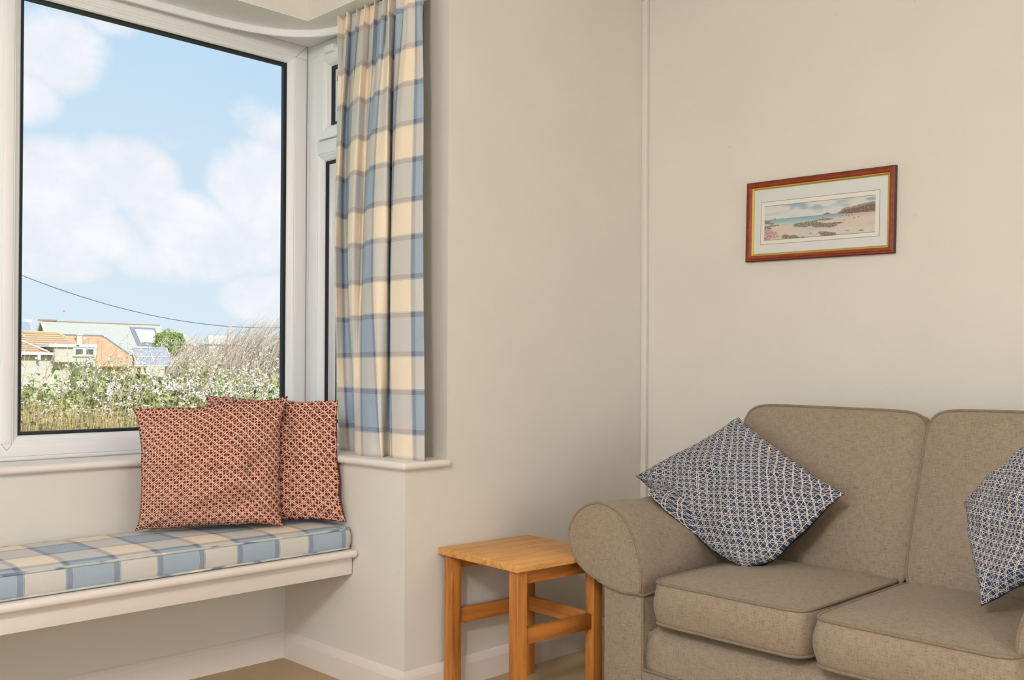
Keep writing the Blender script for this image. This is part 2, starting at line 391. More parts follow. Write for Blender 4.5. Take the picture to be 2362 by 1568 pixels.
# vent sash
m = MB(); frame_ring(m, lambda a, b, d: (XW-.012+d, a, b), y0+.052, 2.121, y1-.088, ZT-.052, 0, [(0, 0), (.036, 0), (.040, .004), (.040, .06), (0, .06)])
sash = m.build('vent_sash', UPVC, ws)
m = MB(); frame_ring(m, lambda a, b, d: (XW-.012+d, a, b), y0+.092, 2.161, y1-.128, ZT-.092, 0, bead_prof(0, .018)); m.build('glazing_bead', UPVC, sash)
m = MB(); frame_ring(m, lambda a, b, d: (XW-.012+d, a, b), y0+.110, 2.179, y1-.146, ZT-.110, 0, [(0, .026), (.014, .031), (.014, .050), (0, .050)]); m.build('spacer_bar', GASK, sash)
m = MB(); m.add([(XW+.022, a, b) for a, b in ((y0+.11, 2.18), (y1-.15, 2.18), (y1-.15, ZT-.112), (y0+.11, ZT-.112))], [(0, 1, 2, 3)]); m.build('glass_pane', GLASS, sash)
m = MB().box((XW-.004, y1-.088, ZB+.2), (XW+.07, y1-.064, ZT-.05)); 
m = MB().box((XW-.001, y1-.0885, 2.12), (XW+.06, y1-.0865, ZT-.05)).box((XW-.001, y1-.066, 2.118), (XW+.002, y1-.0645, ZT-.05)); m.build('corner_seam', SEAM, ws)
m = MB().box((XW-.002, y1-.088, 2.118), (XW+.06, y1-.062, ZT-.048)); m.build('frame_rebate', UPVC, ws)
m = MB().box((XW-.030, y1-.150, ZT-.066), (XW-.002, y1-.215, ZT-.036)).build('hinge_cover', UPVC, ws, bevel=.004)
# unseen windows added behind the camera to house the fill lights
def added_window(name, c, w, axis):
    r = D.objects.new(name, None); COL.objects.link(r); r['kind'] = 'structure'
    mp = (lambda a, b, d: (c[0]+a, c[1]-d, b)) if axis == 'y' else (lambda a, b, d: (c[0]-d, c[1]+a, b))
    m = MB(); frame_ring(m, mp, -w/2, .55, w/2, 2.55, 0, [(0, 0), (.07, 0), (.07, .07), (0, .07)])
    m.add([mp(a, b, d) for d in (0, .07) for a, b in ((-.03, .6), (.03, .6), (.03, 2.5), (-.03, 2.5))], [(0, 1, 2, 3), (4, 5, 6, 7), (0, 1, 5, 4), (1, 2, 6, 5), (2, 3, 7, 6), (3, 0, 4, 7)])
    m.build('window_frame', UPVC, r)
added_window('added_window_rear', (1.5, -3.56), 3.2, 'y'); added_window('added_window_side', (-3.36, .9), 2.8, 'x')

# ------------------------------------------------------------------ curtain track
pts = [(-.6, 3.548)] + [(1.5, 3.548), (1.75, 3.545), (1.88, 3.538)]
for q in range(0, 11):
    a = q/10; p0, p1, p2 = Vector((1.95, 3.530)), Vector((2.27, 3.485)), Vector((2.290, 3.22)); b = p0*(1-a)**2 + p1*2*a*(1-a) + p2*a*a; pts.append((b.x, b.y))
pts += [(2.293, 3.05), (2.297, 2.74)]
def sweep(pts, prof, name, mat, parent=None):
    n = len(prof); vs = []
    P2 = [Vector(p) for p in pts]
    for i, p in enumerate(P2):
        t = (P2[min(i+1, len(P2)-1)] - P2[max(i-1, 0)]).normalized(); nn = Vector((t.y, -t.x))   # towards the room
        for a, b in prof: vs.append((p.x+nn.x*a, p.y+nn.y*a, b))
    fs = [(i*n+q, i*n+(q+1) % n, (i+1)*n+(q+1) % n, (i+1)*n+q) for i in range(len(P2)-1) for q in range(n)] + [tuple(range(n))[::-1], tuple(range((len(P2)-1)*n, len(P2)*n))]
    return mesh(name, vs, fs, mat, parent, smooth=False)
tr_ = empty('curtain_track', (2.2, 3.4, ZT-.03), 'white plastic curtain track curving round the bay window corner', 'curtain track')
def localize(o, root):
    o.parent = root; root_m = Matrix.Translation(root.location) @ Matrix.Rotation(root.rotation_euler.z, 4, 'Z'); o.matrix_parent_inverse = root_m.inverted()
    return o
o = sweep(pts, [(-.006, ZT), (.006, ZT), (.008, ZT-.004), (.008, ZT-.026), (.005, ZT-.030), (-.006, ZT-.030)], 'rail', UPVC); localize(o, tr_)
for (hx, hy) in ((2.290, 2.765), (2.290, 2.80)):
    localize(MB().box((hx-.012, hy-.006, ZT-.045), (hx+.006, hy+.006, ZT-.022)).build('glider', UPVC, bevel=.002), tr_)

# ------------------------------------------------------------------ curtain
ct = empty('curtain', (2.24, 2.93, .832), 'blue and cream plaid curtain gathered at the side of the bay window', 'curtain')
NS, NZ = 456, 90
TOPP = [(2.205, 3.1608), (2.24, 3.1708), (2.205, 3.1017), (2.24, 3.1214), (2.205, 3.0439), (2.24, 3.0634), (2.205, 2.9874), (2.24, 3.0065), (2.205, 2.932), (2.24, 2.9509), (2.205, 2.8779), (2.24, 2.8965), (2.205, 2.8448), (2.25, 2.8631), (2.235, 2.8229), (2.205, 2.8009), (2.215, 2.762), (2.205, 2.7297), (2.215, 2.7021), (2.215, 2.6746)]
MIDP = [(2.25, 3.2452), (2.22, 3.204), (2.235, 3.202), (2.28, 3.2218), (2.255, 3.1574), (2.215, 3.1071), (2.2, 3.0551), (2.235, 3.0587), (2.25, 3.0596), (2.225, 3.0064), (2.2, 2.9591), (2.185, 2.886), (2.2, 2.8485), (2.25, 2.8922), (2.28, 2.9149), (2.24, 2.8741), (2.205, 2.819), (2.2, 2.7648), (2.205, 2.7072), (2.215, 2.6569)]
BOTP = [(2.28, 3.2547), (2.262, 3.2251), (2.262, 3.1899), (2.27, 3.1518), (2.285, 3.1381), (2.26, 3.0813), (2.215, 3.0475), (2.19, 3.0214), (2.175, 2.9708), (2.17, 2.9106), (2.175, 2.87), (2.19, 2.8535), (2.23, 2.8846), (2.25, 2.8896), (2.23, 2.851), (2.2, 2.8254), (2.195, 2.8012), (2.19, 2.7426), (2.195, 2.686), (2.2, 2.6312)]
def crm(P, s):
    f = s*(len(P)-1); i = min(int(f), len(P)-2); t = f-i
    g = lambda q: Vector(P[max(0, min(len(P)-1, q))])
    p0, p1, p2, p3 = g(i-1), g(i), g(i+1), g(i+2)
    return .5*((2*p1)+(p2-p0)*t+(2*p0-5*p1+4*p2-p3)*t*t+(3*p1-p0-3*p2+p3)*t**3)
def curt_pt(s, zz):
    """s 0..1 from the window corner to the room edge, zz 0 (hem) .. 1 (heading)"""
    a, b_, c = crm(BOTP, s), crm(MIDP, s), crm(TOPP, s); h = .54
    q = a*((zz-h)*(zz-1)/h) + b_*(zz*(zz-1)/(h*(h-1))) + c*(zz*(zz-h)/(1-h))
    hd = max(0, (zz-.84)/.16); X, Yc = q
    X += -.008*hd*math.sin(s*2*math.pi*19) + .006*noise.noise(Vector((s*7, zz*2.5, 3.3))) + .003*noise.noise(Vector((s*22, zz*5, 1.3)))
    Yc += .005*hd*math.sin(s*2*math.pi*19+1) + .006*noise.noise(Vector((s*6, zz*2.0, 9.3)))
    X -= .004*math.exp(-((zz-.93)/.02)**2)*0
    Z = .832 + zz*(2.530-.832)
    if zz > .97: Z += .004*math.sin(s*2*math.pi*19+.6)
    return Vector((X, Yc, Z))
arc = [0]
for i in range(1, NS+1): arc.append(arc[-1] + (curt_pt(i/NS, .45)-curt_pt((i-1)/NS, .45)).length)
vs, uvs, fs = [], [], []
L_ = arc[-1]
for j in range(NZ+1):
    for i in range(NS+1):
        p = curt_pt(i/NS, j/NZ); vs.append(p); uvs.append((arc[i]-L_+P*21+.045, p.z))
for j in range(NZ):
    for i in range(NS): a = j*(NS+1)+i; fs.append((a, a+1, a+NS+2, a+NS+1))
cf = mesh('curtain_fabric', vs, fs, CURT, None, True, uvs); md = cf.modifiers.new('thick', 'SOLIDIFY'); md.thickness = .0018; localize(cf, ct)
# hem stitching line and heading tape gathered behind
vs, fs = [], []
for i in range(NS+1):
    for zz in (.962, .992):
        p = curt_pt(i/NS, zz); vs.append(p+Vector((.006, .002, 0)))
for i in range(NS): a = i*2; fs.append((a, a+2, a+3, a+1))
tp = mesh('heading_tape', vs, fs, UPVC, None, True); localize(tp, ct)

# ------------------------------------------------------------------ window seat
b = empty('window_seat', (.6, 3.17, .40), 'white painted bench board fixed across the bay below the window', 'bench')
o = MB().box((-.95, 2.922, .464), (XS, YF, .492)).build('seat_board', PAINT, bevel=.012, seg=4); localize(o, b)
o = MB().box((-.95, 2.958, .398), (XS-.004, 2.978, .464)).build('apron', PAINT, bevel=.002); localize(o, b)
o = MB().box((XS-.030, 2.978, .425), (XS-.002, YF, .464)).build('bearer', PAINT, bevel=.002); localize(o, b)

def ring_pts(x0, y0, x1, y1, r, inset, n=10):
    r = max(r-inset, .002); pts = []
    for cx, cy, a0 in ((x1-inset-r, y1-inset-r, 0), (x0+inset+r, y1-inset-r, 90), (x0+inset+r, y0+inset+r, 180), (x1-inset-r, y0+inset+r, 270)):
        for i in range(n+1): a = R(a0+90*i/n); pts.append((cx+r*math.cos(a), cy+r*math.sin(a)))
    return pts
def seat_pad():
    x0, y0, x1, y1 = -.93, 2.948, 2.126, 3.408; zb, zt = .495, .568
    nx, ny = 90, 14; vs, fs, mi = [], [], []
    # top and bottom grids with shared border handled by side strip
    def top(x, y):
        d = min(x-x0, x1-x, y-y0, y1-y); e = min(1, max(0, d)/.10)
        return zt + .013*(1-(1-e)**2) + .0015*noise.noise(Vector((x*9, y*14, 0)))*e
    gx = [x0+(x1-x0)*i/nx for i in range(nx+1)]; gy = [y0+(y1-y0)*j/ny for j in range(ny+1)]
    def rc(x, y):   # rounded corner pull
        r = .03
        for cx, sx in ((x0+r, -1), (x1-r, 1)):
            for cy, sy in ((y0+r, -1), (y1-r, 1)):
                if (x-cx)*sx > 0 and (y-cy)*sy > 0:
                    dx, dy = x-cx, y-cy; m_ = max(abs(dx), abs(dy)); l_ = math.hypot(dx, dy)
                    return cx+dx*m_/l_, cy+dy*m_/l_
        return x, y
    for y in gy:
        for x in gx: X, Y = rc(x, y); vs.append((X, Y, top(x, y)))
    W_ = nx+1
    for j in range(ny):
        for i in range(nx): a = j*W_+i; fs.append((a, a+1, a+1+W_, a+W_)); mi.append(0)
    border = [i for i in range(nx+1)] + [j*W_+nx for j in range(1, ny+1)] + [ny*W_+i for i in range(nx-1, -1, -1)] + [j*W_ for j in range(ny-1, 0, -1)]
    prev = border; nb = len(border)
    cx, cy = (x0+x1)/2, (y0+y1)/2
    for q in range(1, 6):
        t = q/5; cur = []
        for bi in border:
            X, Y, Z = vs[bi]; bul = .007*math.sin(math.pi*t)
            ox = bul if X > x1-.02 else (-bul if X < x0+.02 else 0); oy = bul if Y > y1-.02 else (-bul if Y < y0+.02 else 0)
            if X > x1-.02: ox += .002*noise.noise(Vector((Y*40, Z*40, t*3)))
            cur.append(len(vs)); vs.append((X+ox, Y+oy, Z*(1-t)+zb*t))
        for a in range(nb): b2 = (a+1) % nb; fs.append((prev[a], cur[a], cur[b2], prev[b2])); mi.append(1)
        prev = cur
    fs.append(tuple(prev)[::-1]); mi.append(1)
    root = empty('seat_cushion', (.6, 3.17, zb), 'long blue and cream plaid box cushion lying on the window seat', 'cushion')
    o = mesh('cushion_body', vs, fs, [BTOP, BSIDE], None, True, None, mi); localize(o, root)
    bp = [Vector(vs[i]) for i in border]
    for dz in ((0.001), (zb-zt+.004)):
        o = MB().tube([(p.x, p.y, (p.z if dz > 0 else zb+.004)) for p in bp], .0042, 8, True).build('piping', BPIPE, None, smooth=True); localize(o, root)
seat_pad()

# ------------------------------------------------------------------ scatter cushions
def pillow(name, corners, thick, mats, label, seed, bow=.05, tuck=(0, 0, 0, 0), size=.45, sag=.0, group=None, bowy=None, solid=None, ang=0):
    """corners: TL, TR, BR, BL (world). Front face turned to the camera side"""
    TL, TR, BR, BL = [Vector(c) for c in corners]
    bowy = bow if bowy is None else bowy
    n = ((TR-TL).cross(BL-TL)).normalized()
    if n.dot(Vector((0, 0, 1.15))-(TL+BR)/2) < 0: n = -n
    cen = (TL+TR+BR+BL)/4; N = 70
    def base(u, v):       # u,v in -1..1 ; v up
        # concave edges, mostly between the corners
        uu = u*(1-(bow+.030*noise.noise(Vector((v*2.6, seed, u))))*(1-abs(v)**4.5)*abs(u)**2); vv = v*(1-(bowy+.040*noise.noise(Vector((u*2.6, seed+4, v))))*(1-abs(u)**4.5)*abs(v)**2)
        a, b2 = (uu+1)/2, (vv+1)/2
        p = (TL*(1-a)+TR*a)*b2 + (BL*(1-a)+BR*a)*(1-b2)
        for tk, (cu, cv) in zip(tuck, ((-1, 1), (1, 1), (1, -1), (-1, -1))):
            if tk:
                q = (u*cu+v*cv)/2       # squashed corner: folded up along a soft line across it
                if q > tk-.12:
                    e = q-(tk-.12); cut = e*e/.48 if e < .24 else e-.12
                    p = p - (Vector((TL, TR, BR, BL)[[(-1, 1), (1, 1), (1, -1), (-1, -1)].index((cu, cv))])-cen)*cut*.85
        return p
    vs, uvs, fs, mi = [], [], [], []
    for side in (1, -1):
        for j in range(N+1):
            for i in range(N+1):
                # cluster samples at the rim
                u = math.sin(math.pi/2*(2*i/N-1)); v = math.sin(math.pi/2*(2*j/N-1))
                p = base(u, v)
                prof = (max(0, 1-u*u)**.5*max(0, 1-v*v)**.5)**.78
                w = noise.noise(Vector((u*1.6+seed, v*1.6, side)))*.44 + noise.noise(Vector((u*4+seed, v*4, 5+side)))*.24 + noise.noise(Vector((u*9+seed, v*3, 5+side)))*.06
                # creases running in from the corners
                r = 0
                for cu, cv in ((-1, 1), (1, 1), (1, -1), (-1, -1)):
                    du, dv = u-cu, v-cv; dd = math.hypot(du, dv); an = math.atan2(dv, du)
                    r += math.sin(an*8+seed*3+cu+1.5*noise.noise(Vector((u*2, v*2, seed))))*math.exp(-dd*1.7)*min(1, dd*3)
                t = thick/2*prof*(1+w) + .013*r*min(1, prof*3)
                t -= sag*prof*math.exp(-((u-.2)**2+(v-.9)**2)*3)
                q_ = p + n*(.014*noise.noise(Vector((u*1.3, v*1.3, seed+9)))); ps = 0
                if solid:
                    while solid(q_ + n*(ps-.012)) and ps < .25: ps += .004
                vs.append(q_ + n*(side*max(t, -.5*thick) + ps + (0 if side > 0 or not ps else min(t, ps)*.9)))
                uvs.append(((u+1)/2*size+.003*noise.noise(Vector((u*5, v*5, seed))), (v+1)/2*size+.003*noise.noise(Vector((u*5, v*5, seed+3)))))
    K = (N+1)*(N+1)
    for side in (0, 1):
        for j in range(N):
            for i in range(N):
                a = side*K+j*(N+1)+i; q = (a, a+1, a+N+2, a+N+1)
                fs.append(q if side == 0 else q[::-1]); mi.append(side)
    root = empty(name, ((BL+BR)/2), label, 'cushion', group)
    me = D.meshes.new('cushion_cover'); me.from_pydata(vs, [], fs)
    l = me.uv_layers.new(name='UVMap')
    for i, lp in enumerate(me.loops): l.data[i].uv = uvs[lp.vertex_index]
    for i, p_ in enumerate(me.polygons): p_.material_index = mi[i]
    bm = bmesh.new(); bm.from_mesh(me); bmesh.ops.remove_doubles(bm, verts=bm.verts, dist=.0002); bmesh.ops.recalc_face_normals(bm, faces=bm.faces); bm.to_mesh(me); bm.free()
    o = link('cushion_cover', me, mats, None, True); localize(o, root)
    # seam welt around the rim
    rim = []
    for a in range(4):
        for q in range(24):
            t = math.sin(math.pi/2*(2*q/24-1)); u, v = [(t, 1), (1, -t), (-t, -1), (-1, t)][a]
            q_ = base(u, v) + n*(.014*noise.noise(Vector((u*1.3, v*1.3, seed+9)))); ps = 0
            if solid:
                while solid(q_ + n*(ps-.012)) and ps < .25: ps += .004
            rim.append(q_ + n*(ps-.001))
    o = MB().tube(rim, .0013, 6, True).build('seam', mats[1], None, smooth=True); localize(o, root)
    return root
pillow('throw_cushion', [(1.806, 3.45, 1.050), (2.116, 3.03, 1.036), (2.124, 2.985, .590), (1.74, 3.36, .588)], .11, [REDP, REDB],
       'red lattice-print cushion leaning in the bay corner behind the other red one', 2.3, bow=.06, bowy=.03, size=.45)
pillow('throw_cushion', [(1.468, 3.320, 1.012), (1.964, 3.130, 1.052), (1.912, 3.070, .588), (1.468, 3.300, .592)], .185, [REDP, REDB],
       'larger-looking front red lattice-print cushion on the plaid window seat', 5.1, bow=.09, bowy=.045, size=.5)

# ------------------------------------------------------------------ side table
def make_table():
    ang = math.atan2(-.033, .426)
    t = empty('side_table', (2.487, 2.422, 0), 'small square oak side table between wall corner and sofa arm', 'side table', rz=ang)
    S = .215; H = .517; T = .024
    top = MB()
    for i in range(3):
        y0 = -S+i*(2*S/3); 
        top.box((-S, y0, H-T), (S, y0+2*S/3, H))
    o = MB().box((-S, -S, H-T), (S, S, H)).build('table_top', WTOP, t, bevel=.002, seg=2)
    g = MB()
    for y in (-S+2*S/3, -S+4*S/3): g.box((-S+.001, y-.0006, H-.001), (S-.001, y+.0006, H+.0003))
    g.build('board_joint', WRX, t)
    L = .043; i0 = .016
    for sx in (-1, 1):
        for sy in (-1, 1):
            x0 = sx*(S-i0) - (L if sx > 0 else 0); y0 = sy*(S-i0) - (L if sy > 0 else 0)
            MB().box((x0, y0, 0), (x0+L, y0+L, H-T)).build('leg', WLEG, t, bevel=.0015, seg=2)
    a = S-i0-L
    for s in (-1, 1):
        yy = s*(S-i0-L/2)
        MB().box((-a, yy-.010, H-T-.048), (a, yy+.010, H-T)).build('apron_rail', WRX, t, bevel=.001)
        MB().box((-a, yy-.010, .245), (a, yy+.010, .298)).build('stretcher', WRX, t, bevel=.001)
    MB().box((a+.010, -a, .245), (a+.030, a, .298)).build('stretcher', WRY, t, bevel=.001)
    return t
make_table()

# ------------------------------------------------------------------ picture
def make_picture():
    y0, y1, z0, z1 = 1.511, 2.125, 1.589, 1.908
    root = empty('framed_picture', (XR-.01, (y0+y1)/2, z0), 'framed beach watercolour in a dark red wood frame on the right wall', 'picture')
    # local: a along -Y (left to right as seen), b up ; slight tilt as hung
    w, h = y1-y0, z1-z0; tilt = math.atan2(-.014, w)*.9
    ca, sa = math.cos(tilt), math.sin(tilt)
    def mp(a, b, d):     # a from 0 (left) to w, b 0..h, d towards the room
        a -= w/2; b -= h/2; A = a*ca - b*sa; B = a*sa + b*ca
        return (XR-.002-d, (y0+y1)/2 - A, (z0+z1)/2 + B)
    def ring(name, i0, prof, mat, parent=None):
        n = len(prof); vs = []
        for sa_, sb_ in ((0, 0), (1, 0), (1, 1), (0, 1)):
            for i, d in prof: vs.append(mp(i0+i if sa_ == 0 else w-i0-i, i0+i if sb_ == 0 else h-i0-i, d))
        fs = [(c*n+q, ((c+1) % 4)*n+q, ((c+1) % 4)*n+(q+1) % n, c*n+(q+1) % n) for c in range(4) for q in range(n)]
        o = mesh(name, vs, fs, mat); localize(o, root); return o
    mt, k = new_mat('mahogany_frame', .3, spec=.5)
    n_ = k.noise(k.V('MULTIPLY', k.obj, (60, 25, 60)), 1, 3); k.l.new(k.mix(n_, lin((92, 32, 14)), lin((172, 74, 36))), k.b.inputs['Base Color'])
    mdk, _ = new_mat('frame_dark_edge', .4, (66, 40, 34)); mg, kg = new_mat('frame_gilt', .35, (206, 176, 96), metallic=.55)
    ring('frame_back', 0, [(0, 0), (0, .016), (.004, .018), (.004, 0)], mdk)
    ring('frame', .001, [(0, .010), (.002, .018), (.005, .0185), (.006, .0165), (.0075, .0165), (.011, .0200), (.017, .0190), (.0215, .0130), (.0225, .010), (.0225, .004)], mt)
    ring('gilt_slip', .0232, [(0, .004), (0, .0125), (.003, .0125), (.008, .008), (.008, .004)], mg)
    # painting on a mount, flat artwork with painted colours
    NA, NB = 330, 160
    i0 = .030; aw, ah = w-2*i0, h-2*i0
    def S(x, a, b): t = min(1, max(0, (x-a)/(b-a))); return t*t*(3-2*t)
    def mixc(a, b, t): return tuple(p*(1-t)+q*t for p, q in zip(a, b))
    nf = lambda x, y, s=0: noise.noise(Vector((x, y, s)))
    def art(X, Y):        # X 0..1 left-right, Y 0..1 bottom-top of the painted panel
        hz = .60
        c = mixc((232, 230, 226), (148, 178, 200), S(nf(X*5, Y*4, 1)+.5*nf(X*11, Y*9, 2), .05, .5)*S(Y, .66, .85))
        c = mixc(c, (176, 182, 192), .4*S(nf(X*7+3, Y*7, 4), .1, .5))
        # headland skyline, island
        hd = .735 + .10*S(X, .68, .72) + .13*S(X, .72, 1.0) - .02 + .008*nf(X*40, 0, 3)
        if Y < hz:
            c = mixc((120, 170, 190), (196, 214, 214), S(hz-Y, 0, .16) * .9 + .1*nf(X*20, Y*50))
            if Y < hz-.015: c = mixc(c, (214, 222, 218), .4*S(nf(X*9, Y*60, 6), 0, .4))
            shore = .44 + .10*S(X, .35, .75) + .02*nf(X*8, 0, 7)
            if Y < shore: c = mixc(c, (232, 208, 196), S(shore-Y, 0, .06))
            pool = nf(X*3.2, Y*9, 11)
            if Y < .45: c = mixc(c, (190, 212, 208), .75*S(pool, .02, .22))
            c = mixc(c, (226, 218, 204), .8*S(.24-Y+.06*nf(X*6, 2), 0, .12)*S(X, .25, .5))
            if X > .62 and .44 < Y < .60: c = mixc(c, (226, 186, 178), .6*S(X, .62, .8)*S(Y, .44, .5))
        if X > .675:
            top = .62 + .12*S(X, .675, .74) + .09*S(X, .74, 1.0) + .010*nf(X*45, 1, 3); bot = hz-.03-.03*(X-.7)
            if bot < Y < top:
                c = mixc((112, 78, 74), (150, 140, 116), S(Y, top-.09, top-.03)); c = mixc(c, (206, 176, 160), .6*S(nf(X*60, Y*30, 8), .15, .5))
        if abs(X-.585) < .034 and hz-.004 < Y < hz+.045*(1-abs(X-.585)/.034)+.008: c = (122, 96, 96)
        if abs(X-.10) < .014 and hz-.004 < Y < hz+.03*(1-abs(X-.10)/.014): c = (130, 84, 78)
        # rocks
        for cx, cy, rx, ry, sl in ((.40, .37, .14, .075, .1), (.56, .30, .13, .07, -.2), (.57, .46, .09, .028, 0), (.25, .05, .14, .07, -.5), (.58, .06, .10, .07, -.3), (.05, .50, .06, .05, -.8), (.10, .41, .09, .022, 0), (.03, .36, .05, .05, -.6), (.67, .33, .06, .03, 0)):
            dx, dy = X-cx, Y-cy-sl*(X-cx)
            e = 1-(dx/rx)**2-(dy/ry)**2 + .75*nf(X*22, Y*14, cx*9)
            if e > .12:
                st = nf(X*85+Y*45, Y*55-X*35, 5)
                rc = mixc((92, 78, 66), (190, 172, 150), S(st, -.12, .28)); c = mixc(c, rc, S(e, .12, .32))
        # pink flowers lower left
        e = 1-(X/.13)**2-((Y-.16)/.17)**2 + .4*nf(X*30, Y*20, 1)
        if e > .1:
            st = nf(X*95, Y*48, 2); c = mixc((196, 112, 132), (232, 214, 210), S(st, -.15, .2)); c = mixc(c, (96, 104, 88), S(nf(X*70, Y*60, 9), .2, .4))
        # tiny bathers and a small scribble, bottom right
        for fx, fy in ((.70, .505), (.72, .52), (.755, .525), (.775, .50), (.80, .515), (.55, .50), (.57, .495), (.735, .40), (.82, .43), (.86, .45)):
            if abs(X-fx) < .0032 and abs(Y-fy) < .022: c = (150, 96, 84)
        for fx, fy in ((.765, .10), (.44, .10)):
            if abs(X-fx) < .016 and abs(Y-fy) < .010+.006*nf(X*200, 0): c = (196, 92, 60)
        sx = (X-.885)/.035
        if 0 < sx+.5 < 1 and abs(Y-(.075+.022*math.sin(sx*34)*math.cos(sx*9))) < .012: c = (70, 66, 72)
        return c
    # painted panel inside the mount
    pa0, pa1, pb0, pb1 = .085, .915, .205, .735
    def paper(a, b):
        if pa0 < a < pa1 and pb0 < b < pb1:
            X, Y = (a-pa0)/(pa1-pa0), (b-pb0)/(pb1-pb0)
            if min(X, 1-X)*(pa1-pa0)*aw < .0010 or min(Y, 1-Y)*(pb1-pb0)*ah < .0010: return (120, 104, 90)
            return mixc(art(X, Y), (222, 218, 210), .28)
        ln = [(.058, .942, .145, .800)]
        for l0, l1, m0, m1 in ln:
            if l0-.0015 < a < l1+.0015 and m0-.004 < b < m1+.004 and not (l0+.0015 < a < l1-.0015 and m0+.004 < b < m1-.004): return (138, 128, 116)
            if l0 < a < l1 and m0 < b < m1: return (242, 237, 228)
        return (232, 230, 228)
    vs = []; cols = []
    for j in range(NB+1):
        for i in range(NA+1): vs.append(mp(i0+aw*i/NA, i0+ah*j/NB, .0055)); cols.append(tuple(min(1, q*1.0) for q in lin(paper(i/NA, j/NB))))
    fs = [(j*(NA+1)+i, j*(NA+1)+i+1, (j+1)*(NA+1)+i+1, (j+1)*(NA+1)+i) for j in range(NB) for i in range(NA)]
    mp_, k = new_mat('watercolour_print', .8, spec=.1); at = k.new('ShaderNodeAttribute', attribute_name='paint'); k.l.new(at.outputs['Color'], k.b.inputs['Base Color'])
    o = mesh('picture_print', vs, fs, mp_); ca_ = o.data.color_attributes.new('paint', 'FLOAT_COLOR', 'POINT')
    for i, c in enumerate(cols): ca_.data[i].color = (*c, 1)
    localize(o, root)
    o = mesh('picture_glass', [mp(i0, i0, .0075), mp(w-i0, i0, .0075), mp(w-i0, h-i0, .0075), mp(i0, h-i0, .0075)], [(0, 1, 2, 3)], GLASS); localize(o, root)
make_picture()

# ------------------------------------------------------------------ sofa
def box_cushion(root, name, w, d, h, r, crown, centre, rot=(0, 0, 0), seed=0, bulge=.012, droop=.0, piping=True, tilt_fn=None):
    """puffy box cushion; w along local y, d along local x, h along z. child of root, centre = middle of the body"""
    N = 120; vs, fs = [], []
    def outline(a, e=7):
        c, s = math.cos(a), math.sin(a); q = (abs(c)**e+abs(s)**e)**(-1/e); return c*q*d/2, s*q*w/2
    n_exp = max(4.5, min(w, d)/r*1.1)
    ang = []
    for i in range(N):       # even spacing round a rectangle
        t = i/N*4; sgm = int(t); f = t-sgm
        p = [(1, -1+2*f), (1-2*f, 1), (-1, 1-2*f), (-1+2*f, -1)][sgm]; ang.append((p[0], p[1]))
    def op(p, m_):
        q = (abs(p[0])**n_exp+abs(p[1])**n_exp)**(-1/n_exp); return p[0]*q*d/2*m_, p[1]*q*w/2*m_
    def fold(x, y, z):
        n1 = noise.noise(Vector((x*7+seed, y*7, z*5)))*.005 + noise.noise(Vector((x*16+seed, y*16, z*12)))*.0016
        return n1
    K = 12
    layers = []
    def put(x, y, z):
        if tilt_fn: x, y, z = tilt_fn(x, y, z)
        vs.append((x, y, z)); return len(vs)-1
    top_c = put(0, 0, h/2+crown)
    for q in range(1, K+1):
        m_ = math.sin(math.pi/2*q/K)
        layers.append([put(*op(p, m_), h/2 + crown*(1-m_**2.6) + fold(*op(p, m_), 1)*(1-m_**6)) for p in ang])
    S_ = 8
    for q in range(1, S_):
        t = q/S_; bl = bulge*math.sin(math.pi*t)
        row = []
        for p in ang:
            x, y = op(p, 1); l_ = math.hypot(x, y); nx_, ny_ = p[0]**3, p[1]**3; nl = math.hypot(nx_, ny_) or 1
            f = fold(x, y, t*h*2)
            row.append(put(x+nx_/nl*(bl+f), y+ny_/nl*(bl+f), h/2-h*t))
        layers.append(row)
    for q in range(K, 0, -1):
        m_ = math.sin(math.pi/2*q/K)
        layers.append([put(*op(p, m_), -h/2 - crown*.6*(1-m_**2.6)) for p in ang])
    bot_c = put(0, 0, -h/2-crown*.6)
    for a in range(N): fs.append((top_c, layers[0][a], layers[0][(a+1) % N]))
    for u_, l_ in zip(layers, layers[1:]):
        for a in range(N): b2 = (a+1) % N; fs.append((u_[a], l_[a], l_[b2], u_[b2]))
    for a in range(N): fs.append((bot_c, layers[-1][(a+1) % N], layers[-1][a]))
    o = mesh(name, vs, fs, SOFA, root, True); o.location = centre; o.rotation_euler = rot
    if piping:
        for li in (K-1, K+S_-1):
            mb = MB().tube([vs[i] for i in layers[li]], .0052, 8, True); mb.build('piping', PIPE, o, smooth=True)
    return o

